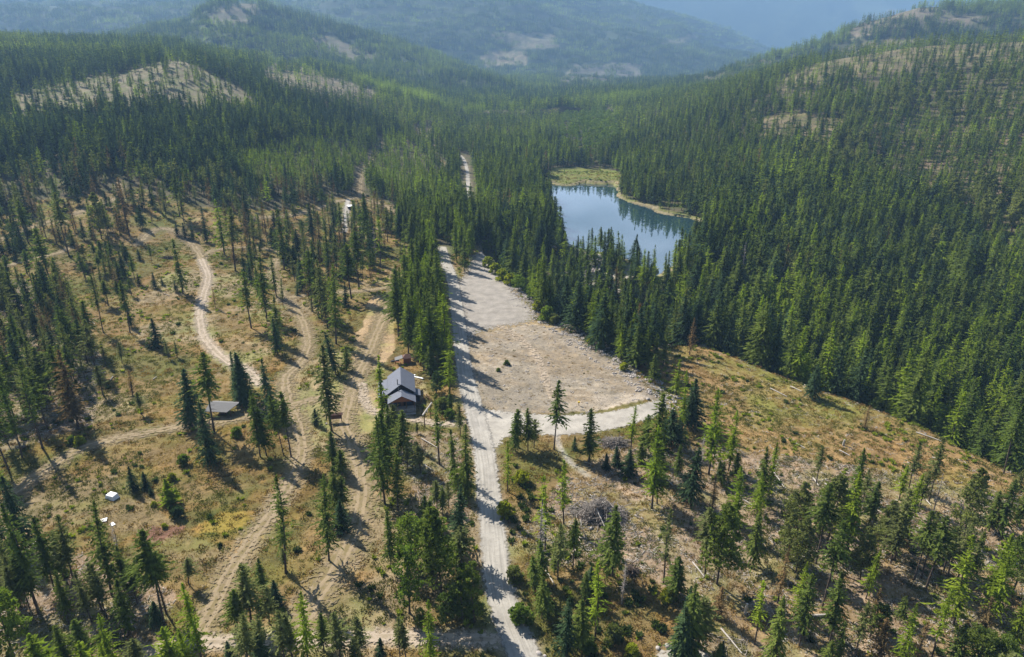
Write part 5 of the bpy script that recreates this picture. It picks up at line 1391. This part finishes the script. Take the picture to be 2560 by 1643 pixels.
# sign board by the tall tree
sb = place('notice_board', 839, 1056, .15, 'brown notice board with a small roof beside the tallest clearing tree', 'notice board')
part('post', [beam((-1.9, 0, -.4), (-1.9, 0, 3.0), .18)], M['post'], sb); part('post', [beam((1.9, 0, -.4), (1.9, 0, 3.0), .18)], M['post'], sb)
part('panel', [box(-2.1, 2.1, -.12, -.02, 1.2, 2.7)], M['brownroof'], sb)
part('roof', [slab([(-2.5, -.7, 2.85), (2.5, -.7, 2.85), (2.5, 0, 3.35), (-2.5, 0, 3.35)], .08), slab([(-2.5, 0, 3.354), (2.5, 0, 3.354), (2.5, .7, 2.85), (-2.5, .7, 2.85)], .08)], M['brownroof'], sb)
part('stone', [box(-.3, .3, -.25, .25, 0, .3)], M['rock']).location = ground_at(815, 1060) + (float(g_interp(*ground_at(815, 1060))) + .02,)
o = bpy.data.objects['stone']; tag(o, 'pale stone on the ground left of the notice board', 'stone'); o.rotation_euler = (.2, .3, .5)

# open shelter with a broad pitched grey roof
sh = place('picnic_shelter', 562, 1034, -.10, 'open picnic shelter with a broad grey metal roof between dark spruces', 'shelter')
for a_ in (-3.3, 3.3):
    for b_ in (-2.2, 2.2): part('post', [beam((a_, b_, -.5), (a_, b_, 2.7), .2)], M['post'], sh)
part('roof', [slab([(-4.7, -3.4, 2.35), (2.7, -3.4, 2.35), (5.0, .6, 3.75), (-4.7, .6, 3.75)], .14), slab([(-4.7, .6, 3.755), (5.0, .6, 3.755), (3.6, 3.4, 2.7), (-4.7, 3.4, 2.7)], .14)], M['greyroof'], sh)
part('table', [box(-1.0, 1.0, -.4, .4, .7, .78), box(-1.0, 1.0, -.95, -.65, .4, .46), box(-1.0, 1.0, .65, .95, .4, .46), box(-.7, -.6, -.9, .9, .0, .69), box(.6, .7, -.9, .9, .0, .69)], M['post'], sh)

# white covered box and litter in the hollow
wb = place('covered_trailer', 281, 1245, -.35, 'small white sheet-covered box standing alone in the grassy hollow', 'covered box')
part('cover', [([(-1.5, -1.0, 0), (1.5, -1.0, 0), (1.5, 1.0, 0), (-1.5, 1.0, 0), (-1.2, -.8, 1.05), (1.2, -.8, 1.05), (1.2, .8, 1.25), (-1.2, .8, 1.25), (0, 0, 1.5)],
     [(0, 1, 5, 4), (1, 2, 6, 5), (2, 3, 7, 6), (3, 0, 4, 7), (4, 5, 8), (5, 6, 8), (6, 7, 8), (7, 4, 8), (3, 2, 1, 0)])], M['white'], wb)
part('frame', [box(-1.7, 1.7, -.9, -.8, -.1, .02), box(-1.7, 1.7, .8, .9, -.1, .02)], M['greyroof'], wb)
for x_, y_, rz, a_, lab in ((257, 1302, .4, .9, 'flat white sheet lying in the grass below the white box'), (281, 1312, 1.0, .45, 'small white plate of litter right of the flat white sheet')):
    X, Y = ground_at(x_, y_)
    o = part('sheet', [([(-a_, -.6, 0), (a_, -.7, .02), (a_ * 1.1, .6, .18), (-a_ * .9, .5, .05), (-a_, -.6, .07), (a_, -.7, .1), (a_ * 1.1, .6, .26), (-a_ * .9, .5, .13)], [(3, 2, 1, 0), (4, 5, 6, 7), (0, 1, 5, 4), (1, 2, 6, 5), (2, 3, 7, 6), (3, 0, 4, 7)])], M['white'])
    o.location = (X, Y, float(g_interp(X, Y)) + .06); o.rotation_euler = (0, 0, rz); tag(o, lab, 'sheet')

# things in the far yard
for nm, x_, y_, rz, s_, lab, cat in (('shed', 877, 523, .5, 1.6, 'small shed with pale blue roof in the far trailhead yard', 'shed'), ('shed', 912, 531, .9, .9, 'tiny white roofed box right of the pale blue shed', 'shed'),
                                     ('shed', 965, 560, .1, 1.3, 'white flat-roofed hut standing alone right of the far yard', 'shed'), ('shed', 1865, 876, .3, 1.2, 'grey brush pile shaped as a shed at the forest edge above the logged field', 'shed')):  # last entry is a brush pile, given the same walls and roof
    t = place(nm, x_, y_, rz, lab, cat)
    part('wall', [box(-1.3 * s_, 1.3 * s_, -1.0 * s_, 1.0 * s_, -.4, 1.5 * s_)], M['darkwall'], t)
    part('roof', [slab([(-1.6 * s_, -1.3 * s_, 1.5 * s_ + .05), (1.6 * s_, -1.3 * s_, 1.5 * s_ + .05), (1.6 * s_, 1.3 * s_, 1.9 * s_ + .05), (-1.6 * s_, 1.3 * s_, 1.9 * s_ + .05)], .1)], M['white'] if x_ != 1865 else M['greyroof'], t)
mk = place('marker_post', 1447, 1014, 0, 'small yellow marker post standing at the rim of the gravel lot', 'post')
part('post', [beam((0, 0, -.3), (0, 0, 1.3), .16)], M['post'], mk)
ymat = plain('yellow_paint', (0.65, 0.45, 0.03), .6, .1); part('cap', [box(-.3, .3, -.2, .2, 1.0, 1.5)], ymat, mk)

# ------------------------------------------------------------------ the dam
dv = Vector((dam_b[0] - dam_a[0], dam_b[1] - dam_a[1], 0)); dl = dv.length; dv.normalize()
dn = Vector((dv.y, -dv.x, 0))                                  # downstream
if dn.y > 0: dn = -dn
dm = empty('dam', (dam_a[0], dam_a[1], 0)); tag(dm, 'dam with grey rock face and pale concrete spillway at the near end of the lake', 'dam')
def dp(a, b, z): return tuple(dv * a + dn * b + Vector((0, 0, z)))
nseg = 26
crV, crF, rvV, rvF = [], [], [], []
for i in range(nseg + 1):
    a = dl * .62 * i / nseg
    crV += [dp(a, -2.5, -4.6), dp(a, -2.0, -3.4), dp(a, 2.2, -3.3), dp(a, 2.6, -4.2)]
    if i:
        b_ = (i - 1) * 4
        for k in range(3): crF.append((b_ + k, b_ + k + 1, b_ + 5 + k, b_ + 4 + k))
part('crest', [(crV, crF)], M['concrete'], dm)
rs = np.random.default_rng(5); nr, nc_ = 60, 34
for i in range(nr + 1):
    for j in range(nc_ + 1):
        a = dl * .60 * i / nr; b_ = 2.2 + 34 * j / nc_
        rvV.append(dp(a + rs.normal(0, .15), b_, -3.5 - .52 * (b_ - 2.2) + rs.normal(0, .28)))
for i in range(nr):
    for j in range(nc_): q0 = i * (nc_ + 1) + j; rvF.append((q0, q0 + 1, q0 + nc_ + 2, q0 + nc_ + 1))
part('rock_face', [(rvV, rvF)], M['riprap'], dm)
sp_ = part('spillway', [slab([dp(dl * .63, -4, -3.0), dp(dl * .95, -4, -3.0), dp(dl * .95, 30, -15.5), dp(dl * .63, 30, -15.5)], 1.0)], M['concrete'], dm)
part('side_wall', [beam(dp(dl * .62, -5, -2.2), dp(dl * .62, 31, -14.6), .7, 3.0)], M['concrete'], dm)
part('side_wall', [beam(dp(dl * .96, -5, -2.2), dp(dl * .96, 31, -14.6), .7, 3.0)], M['concrete'], dm)
ow = place('outlet_house', 1512, 712, .5, 'pale concrete outlet building at the foot of the dam', 'outlet building')
part('wall', [box(-4, 4, -2.2, 2.2, -2, 4.2)], M['concrete'], ow); part('roof', [slab([(-4.4, -2.6, 4.2), (4.4, -2.6, 4.8), (4.4, 2.6, 4.8), (-4.4, 2.6, 4.2)], .3)], M['concrete'], ow)

# ------------------------------------------------------------------ fallen logs, stubs, brush piles, boulders
LOGS = [((1977, 947), (2014, 965), 'across the middle of the logged field'), ((1925, 972), (1967, 993), 'on the logged field below the first long log'), ((1976, 967), (2003, 980), 'in the logged field between the two longest logs'),
        ((2150, 978), (2165, 1008), 'pointing downhill at the far edge of the field'), ((2170, 990), (2230, 1018), 'along the forest edge of the field'), ((2290, 1082), (2362, 1108), 'along the forest edge near the right'),
        ((2005, 885), (2045, 905), 'at the top of the field by the trees'), ((1731, 1407), (1760, 1444), 'leaning on a slim pine right of the brush pile'), ((1998, 1547), (2072, 1541), 'thick grey, lying level at the bottom right'),
        ((1934, 1182), (1960, 1220), 'near three lime larches in the field'), ((2033, 1197), (2046, 1216), 'short one in the middle of the logged ground'), ((2062, 1210), (2088, 1230), 'just right of the short middle one'),
        ((2300, 1237), (2327, 1265), 'at the foot of the grey dead tree'), ((2098, 1127), (2124, 1141), 'alone near the top of logged ground'), ((1802, 1573), (1854, 1636), 'long pale one at the bottom edge'),
        ((1362, 1424), (1387, 1466), 'in the brush right of the road'), ((1053, 1097), (1093, 1121), 'pale one left of road below the footpath'), ((1061, 1164), (1080, 1177), 'reddish end on, left of the road'),
        ((2330, 1145), (2352, 1152), 'thin one near the forest edge at right'), ((1660, 1195), (1682, 1215), 'below the turning area'), ((1640, 1090), (1665, 1110), 'by the corner of the turning area'),
        ((1850, 1245), (1880, 1265), 'between two medium firs'), ((150, 728), (158, 712), 'white one in the left wood'), ((308, 652), (320, 668), 'white stub-like one near the hidden bend'),
        ((395, 662), (405, 667), 'small white one on the slope by the lone fir'), ((410, 735), (424, 741), 'small white one left of the pale track'), ((230, 805), (238, 812), 'white one among yellow shrubs at left'),
        ((276, 952), (283, 942), 'grey one above the dark shade at left'), ((383, 950), (392, 943), 'grey one on the brown slope'), ((1990, 1110), (2012, 1122), 'short pale one mid field')]
for i, (a, b, lab) in enumerate(LOGS):
    A, B = ground_at(*a), ground_at(*b)
    za, zb = float(g_interp(*A)), float(g_interp(*B))
    L_ = math.hypot(B[0] - A[0], B[1] - A[1])
    o = empty('fallen_log', (A[0], A[1], za)); tag(o, 'fallen log, ' + lab, 'log', 'fallen logs on the cleared ground')
    r_ = .16 if i != 8 else .34
    part('stem', [log_geo((0, 0, r_ * .8 + .1), (B[0] - A[0], B[1] - A[1], zb - za + r_ * .8 + .15), r_ * 1.2, r_ * .7)], M['deadwood'], o)
for (x_, yb, yt, lab) in ((1863, 1536, 1500, 'white standing stub on the logged ground at bottom right'), (2108, 1114, 1096, 'white broken stub standing in the logged field'), (68, 684, 654, 'dark broken stub beside the far left dirt road'), (2237, 1264, 1246, 'short pale stub near the slender firs on logged ground')):
    X, Y = ground_at(x_, yb); z = float(g_interp(X, Y)); h = (yb - yt) * (Y * CP + (CZ - z) * SP) / FPX
    o = empty('broken_trunk', (X, Y, z - .2)); tag(o, lab, 'tree stub', 'broken stubs')
    part('stem', [log_geo((0, 0, 0), (.1, 0, h), .32, .26)], M['bark'] if x_ == 68 else M['deadwood'], o)

def brush_pile(x, y, rx, ry, h, n, label, big=True, mat='greywood', seed=0):
    X, Y = ground_at(x, y); z = float(g_interp(X, Y))
    o = empty('brush_pile', (X, Y, z)); tag(o, label, 'brush pile')
    r = np.random.default_rng(seed)
    V = []
    C, D, S, Ls, Ws = [], [], [], [], []
    a = r.uniform(0, 6.28, n); q_ = np.sqrt(r.random(n)) * np.where(r.random(n) < .18, 1.45, 1.0) * (1 + .18 * np.sin(a * 2 + seed) + .1 * np.sin(a * 5))
    cx = np.cos(a) * q_ * rx; cy = np.sin(a) * q_ * ry
    prof = np.clip(1 - q_ ** 1.7, 0, 1) * (1 + .35 * np.sin(a * 3 + seed))
    cz_ = h * prof * r.uniform(.55, 1.02, n) + .1
    d = r.normal(0, 1, (n, 3)) * [1, 1, .35]; d[:, 2] -= .15; d = unit(d)
    gs = []
    for k in range(n):
        L_ = r.uniform(.6, 2.6) if r.random() < .9 else r.uniform(3, 5); w = r.uniform(.035, .10) if L_ < 3 else .14
        p = Vector((cx[k], cy[k], cz_[k])); dd_ = Vector(d[k]) * L_ / 2
        p0, p1 = p - dd_, p + dd_
        p0.z = max(p0.z, .05); p1.z = max(p1.z, .05)
        gs.append(beam(p0, p1, w, w * .9))
    part('branches', gs, M[mat], o)
    # core so that it reads solid
    m_, k_ = 20, 8; Vc, Fc = [], []
    for i in range(k_ + 1):
        for j in range(m_):
            an = j / m_ * 6.283; qq = i / k_
            Vc.append((math.cos(an) * rx * (1 - qq) * .92, math.sin(an) * ry * (1 - qq) * .92, h * .50 * (1 - (1 - qq) ** 2.2) * (1 + .12 * math.sin(an * 5 + i)) - .1))
    for i in range(k_):
        for j in range(m_): Fc.append((i * m_ + j, i * m_ + (j + 1) % m_, (i + 1) * m_ + (j + 1) % m_, (i + 1) * m_ + j))
    part('core', [(Vc, Fc)], M['bark'], o)
    if big:
        for (p, q, rr_) in (((-1.2, -1.2, 2.9), (.9, -7.2, .25), .17), ((1.6, -.5, 3.0), (3.4, -3.4, 1.2), .16), ((.2, 1.4, 3.4), (2.4, -1.6, 2.9), .12), ((1.0, .6, 3.6), (1.7, -.9, 3.0), .20), ((-1.6, .8, 3.2), (.2, -.7, 3.0), .11), ((2.2, .3, 3.0), (5.6, -1.6, .8), .12), ((-5.2, -3.0, 1.0), (-5.0, -4.4, .1), .18)):
            part('log', [log_geo(p, q, rr_, rr_ * .6)], M['deadwood'], o)
    return o
brush_pile(1500, 1288, 6.6, 4.6, 3.5, 1100, 'huge grey pile of brush and logs on the logged ground right of the road', True, 'greywood', 3)
brush_pile(1535, 1110, 4.2, 2.2, 1.5, 420, 'low grey brush heap at the lower rim of the turning area', False, 'greywood', 4)
brush_pile(421, 646, 3.6, 2.2, 1.3, 220, 'small dark log heap on the slope by the dirt road bend', False, 'bark', 5)
brush_pile(1578, 1432, 1.3, 1.1, 1.3, 160, 'upturned dark root stump below the huge brush pile', False, 'bark', 6)
def boulder(x, y, s_, label, seed):
    X, Y = ground_at(x, y); z = float(g_interp(X, Y))
    import bmesh
    bm = bmesh.new(); bmesh.ops.create_icosphere(bm, subdivisions=2, radius=s_)
    r = random.Random(seed)
    ax = [Vector((r.gauss(0, 1), r.gauss(0, 1), r.gauss(0, 1))).normalized() for _ in range(9)]
    for v in bm.verts:
        k = 1 - .35 * max(0, max(v.co.normalized().dot(a) for a in ax) - .55)
        v.co = Vector((v.co.x * 1.2 * k, v.co.y * k, v.co.z * .75 * k))
    me = bpy.data.meshes.new('boulder'); bm.to_mesh(me); bm.free(); me.materials.append(M['rock'])
    o = link('boulder', me); o.location = (X, Y, z + s_ * .25); o.rotation_euler = (0, 0, r.uniform(0, 6))
    tag(o, label, 'boulder', 'pale boulders')
for i, (x, y, s_, lab) in enumerate([(1347, 1635, .55, 'pale boulder at the road edge at bottom centre'), (1362, 1641, .35, 'small pale stone right of the road edge boulder'), (1645, 1622, .5, 'leftmost pale boulder beside the bottom gravel patch'), (1668, 1616, .55, 'middle pale boulder behind the bottom gravel patch'),
        (1682, 1612, .5, 'pale boulder topmost behind the bottom gravel patch'), (1745, 1640, .5, 'pale boulder right of the bottom gravel patch'), (1477, 1322, .5, 'white stone below the huge brush pile'), (1620, 999, .7, 'dark grey rock at the end of the turning area'), (1371, 908, .5, 'dark rock beside the faint track on the gravel lot')]):
    boulder(x, y, s_, lab, i)

# ------------------------------------------------------------------ low growth and litter nobody could count
def tuft(seed, n, rad, h, lw):
    r = np.random.default_rng(seed)
    a = r.uniform(0, 6.28, n); q_ = np.sqrt(r.random(n)) * rad
    C = np.stack([np.cos(a) * q_, np.sin(a) * q_, h * r.uniform(.15, .6, n)], 1)
    D = unit(np.stack([np.cos(a) * .6, np.sin(a) * .6, np.full(n, 1.0)], 1) + r.normal(0, .35, (n, 3)))
    S = unit(np.cross(D, r.normal(0, 1, (n, 3))))
    return cards(C, D, S, h * r.uniform(.7, 1.4, n), lw * r.uniform(.7, 1.4, n))
grow = bpy.data.collections.new('low_growth_shapes'); GI = {}
def addg(key, V, F_, mat, coll=grow, tab=GI):
    n_ = sum(len(v) for v in tab.values())
    me = make_mesh(key, V, F_, [mat]); o = bpy.data.objects.new('%03d_%s' % (n_, key), me); coll.objects.link(o); tab.setdefault(key, []).append(n_)
GM = {'straw': foliage('straw_grass', (0.27, 0.195, 0.085), (0.35, 0.245, 0.10), .3), 'orange': foliage('orange_brush', (0.20, 0.125, 0.055), (0.27, 0.17, 0.065), .3),
      'olive': foliage('olive_grass', (0.12, 0.125, 0.035), (0.16, 0.15, 0.045), .3), 'lime': foliage('lime_shoots', (0.20, 0.25, 0.035), (0.26, 0.29, 0.04), .4), 'dark': foliage('dark_shrub', (0.055, 0.085, 0.028), (0.08, 0.11, 0.035), .3)}
for v in range(3):
    for k_, n_, rad, h, lw in (('straw', 26, 1.1, .45, .16), ('orange', 34, 1.2, .55, .24), ('olive', 34, 1.2, .5, .24), ('lime', 30, .55, 1.1, .26), ('dark', 60, .8, 1.3, .36)):
        V_ = tuft(v * 9 + n_, n_, rad, h, lw); addg(k_, V_, qfaces(len(V_)), GM[k_])
lit = bpy.data.collections.new('litter_shapes'); LI = {}
for v in range(5):
    r = np.random.default_rng(v + 40); gs = []
    for k in range(9):
        a = r.uniform(0, 6.28); L_ = r.uniform(.5, 2.6); p = Vector((r.uniform(-1.6, 1.6), r.uniform(-1.6, 1.6), r.uniform(.05, .25))); d_ = Vector((math.cos(a), math.sin(a), r.uniform(-.08, .12))) * L_ / 2
        gs.append(beam(p - d_, p + d_, r.uniform(.05, .16)))
    V_, F_ = [], []
    for g in gs: b_ = len(V_); V_ += g[0]; F_ += [tuple(i + b_ for i in f) for f in g[1]]
    addg('sticks', V_, F_, M['deadwood'] if v < 3 else M['greywood'], lit, LI)
def scatter_ground(step, ya, yb, seed):
    r = np.random.default_rng(seed)
    xs = np.arange(-yb, yb, step); ys = np.arange(ya, yb, step)
    gx, gy = np.meshgrid(xs, ys)
    gx = (gx + r.uniform(-.5, .5, gx.shape) * step).ravel(); gy = (gy + r.uniform(-.5, .5, gy.shape) * step).ravel()
    k = (np.abs(gx) < 1.02 * gy + 10); gx, gy = gx[k], gy[k]; gz = g_interp(gx, gy); px, py = px_of(gx, gy, gz)
    k = (px > -80) & (px < 2640) & (py < 1760) & (~hidden(gx, gy)); gx, gy, gz, px, py = gx[k], gy[k], gz[k], px[k], py[k]
    lx, ly = px_of(gx, gy, lifted(gx, gy, gz)); ok = inside(lx, ly, OPEN) | inside(px, py, MEADOW)
    for (n, hw, pts) in NOGO:
        xs_ = [p[0] for p in pts]; ys_ = [p[1] for p in pts]
        m = (gx > min(xs_) - 6) & (gx < max(xs_) + 6) & (gy > min(ys_) - 6) & (gy < max(ys_) + 6)
        if m.any():
            d, _, _ = seg_dist(gx[m], gy[m], pts); t = ok[m]; t[d < hw + .3 + r.normal(0, .5, d.shape)] = False; ok[m] = t
    for (n, pts, k_) in areas_w: ok[inside(gx, gy, pts)] = False
    ok[inside(gx, gy, lake_w)] = False
    return gx[ok], gy[ok], gz[ok], px[ok], py[ok], r
BARE = [lot_px, [(930, 740), (990, 740), (990, 880), (940, 930), (880, 900), (900, 830)], [(840, 960), (900, 940), (960, 1020), (930, 1080), (860, 1090), (760, 1050), (700, 990)]]
LOGGED = [[(1500, 1140), (1640, 1110), (1800, 1120), (2050, 1150), (2560, 1230), (2960, 1300), (2960, 1900), (1750, 1900), (1700, 1500), (1560, 1400), (1330, 1420), (1300, 1340), (1400, 1200)],
          [(-400, 700), (60, 700), (200, 800), (260, 900), (230, 1060), (60, 1120), (-400, 1200)], [(-400, 1360), (100, 1350), (300, 1420), (430, 1480), (420, 1600), (100, 1800), (-400, 1800)], [(1000, 1080), (1150, 1090), (1170, 1300), (1060, 1260), (1000, 1180)]]
FIELD = [(1620, 880), (1700, 850), (1860, 880), (1960, 930), (2200, 1015), (2560, 1180), (2960, 1350), (2560, 1240), (2050, 1150), (1800, 1120), (1640, 1110), (1640, 960)]
VERGE = [(1225, 1180), (1300, 1180), (1420, 1330), (1480, 1400), (1640, 1480), (1700, 1560), (1640, 1620), (1600, 1760), (1400, 1760), (1290, 1560), (1240, 1400)]
gp, gi_, gr, gs_ = [], [], [], []
lp, li_, lr, ls_ = [], [], [], []
for (step, ya, yb, sd_) in ((1.15, 85, 230, 1), (1.6, 230, 400, 2), (2.6, 400, 760, 3)):
    gx, gy, gz, px, py, r = scatter_ground(step, ya, yb, sd_)
    n1 = fbm(gx, gy, 22, 4, 61); n2 = fbm(gx, gy, 6, 3, 62); n3 = fbm(gx, gy, 50, 2, 64)
    bare = np.zeros(len(gx), bool)
    for b_ in BARE: bare |= inside(px, py, b_)
    logd = np.zeros(len(gx), bool)
    for b_ in LOGGED: logd |= inside(px, py, b_)
    fld = inside(px, py, FIELD); vrg = inside(px, py, VERGE)
    u = r.random(len(gx))
    for k in range(len(gx)):
        s_ = r.uniform(.45, 1.15) * (step / 1.9) ** .45
        if logd[k] and r.random() < .30 + (n2[k] - .5):
            lp.append((gx[k], gy[k], gz[k])); li_.append(LI['sticks'][r.integers(5)]); lr.append((0, 0, r.uniform(0, 6.28))); ls_.append((s_ * .8,) * 3)
        elif fld[k] and u[k] > .93:
            lp.append((gx[k], gy[k], gz[k])); li_.append(LI['sticks'][r.integers(5)]); lr.append((0, 0, r.uniform(0, 6.28))); ls_.append((s_ * .7,) * 3)
        if bare[k] and u[k] > .22: continue
        if bare[k]: s_ *= .5
        if u[k] > (.60 if not vrg[k] else .95): continue
        v = n1[k] * .6 + n2[k] * .4 + r.normal(0, .06) - (.10 if bare[k] else 0)
        if n2[k] > .60 and not bare[k] and r.random() < (.35 if fld[k] or gy[k] > 230 else .12): ty = 'lime'; s_ *= 1.1
        elif vrg[k] and r.random() < .12: ty = 'dark'; s_ *= 1.2
        elif v > .56: ty = 'olive'
        elif v > .50: ty = 'dark' if r.random() < .07 else 'olive'
        elif v > .45: ty = 'orange' if r.random() < .65 else 'straw'
        else: ty = 'straw' if r.random() < .85 else 'orange'
        gp.append((gx[k], gy[k], gz[k] - .03)); gi_.append(GI[ty][r.integers(3)]); gr.append((r.normal(0, .1), r.normal(0, .1), r.uniform(0, 6.28))); gs_.append((s_ * 1.25, s_ * 1.25, s_))
eline = spline(G([(1650, 868), (1710, 850), (1790, 854), (1860, 882), (1960, 928), (2200, 1010), (2400, 1098), (2556, 1170)]), 10)
r = np.random.default_rng(15)
for k in range(420):
    i = int(r.integers(len(eline) - 1)); f_ = r.random()
    X = eline[i][0] * (1 - f_) + eline[i + 1][0] * f_ + r.normal(0, 1.6); Y = eline[i][1] * (1 - f_) + eline[i + 1][1] * f_ + r.normal(0, 1.6)
    s_ = r.uniform(.6, 1.3); lp.append((X, Y, float(g_interp(X, Y)))); li_.append(LI['sticks'][r.integers(5)]); lr.append((0, 0, r.uniform(0, 6.28))); ls_.append((s_,) * 3)
print('tufts', len(gp), 'litter', len(lp))
# leafy brush round the head of the lake and in the verge
gn_scatter('grass', gp, gi_, gr, gs_, grow)
gn_scatter('fallen_branches', lp, li_, lr, ls_, lit)
# rubble along the right-hand rim of the gravel bench
rub = bpy.data.collections.new('rubble_shapes'); RI = {}
for v in range(4):
    r = np.random.default_rng(v + 70); V_, F_ = [], []
    for k in range(7):
        c_ = r.uniform(-1.2, 1.2, 3) * [1, 1, 0]; e_ = r.uniform(.10, .34, 3); b_ = len(V_)
        bx_, bf_ = box(-e_[0], e_[0], -e_[1], e_[1], -e_[2] * .5, e_[2])
        an = r.uniform(0, 6.28)
        for q_ in bx_:
            q_ = np.array(q_) * r.uniform(.75, 1.15, 3)
            V_.append((c_[0] + q_[0] * math.cos(an) - q_[1] * math.sin(an), c_[1] + q_[0] * math.sin(an) + q_[1] * math.cos(an), q_[2] + .05))
        F_ += [tuple(i + b_ for i in f) for f in bf_]
    addg('stones', V_, F_, M['rock'], rub, RI)
rim = G([(1262, 685), (1336, 775), (1480, 862), (1590, 945), (1690, 1015)])
pts_, idx_, rot_, scl_ = [], [], [], []
r = np.random.default_rng(9)
gx = r.uniform(-20, 75, 9000); gy = r.uniform(180, 380, 9000)
d, ac, al = seg_dist(gx, gy, rim); pp = r.random(9000) < np.exp(-(d / 5.0) ** 2) * .8
lotm = inside(*px_of(gx, gy, g_interp(gx, gy)), lot_px); pp |= lotm & (r.random(9000) < .14)
for k in np.nonzero(pp)[0]:
    pts_.append((gx[k], gy[k], float(g_interp(gx[k], gy[k])))); idx_.append(int(r.integers(4))); rot_.append((0, 0, r.uniform(0, 6))); s_ = r.uniform(.35, 1.1) * (1.0 if d[k] < 8 else .55); scl_.append((s_, s_, s_))
gn_scatter('rubble', pts_, idx_, rot_, scl_, rub)

# ------------------------------------------------------------------ the air
hz = bpy.data.meshes.new('haze')
V_, F_ = box(-10500, 10500, -400, 11500, -60, 1120)
hz.from_pydata(V_, [], F_); hz.update()
m, nt, out = new_mat('hazy_air')
pv = nt.nodes.new('ShaderNodeVolumePrincipled')
pv.inputs['Color'].default_value = (0.36, 0.62, 1.0, 1)
pv.inputs['Density'].default_value = 1.2e-4
pv.inputs['Anisotropy'].default_value = 0.0
nt.links.new(pv.outputs[0], out.inputs['Volume'])
hz.materials.append(m)
tag(link('haze', hz), kind='stuff')
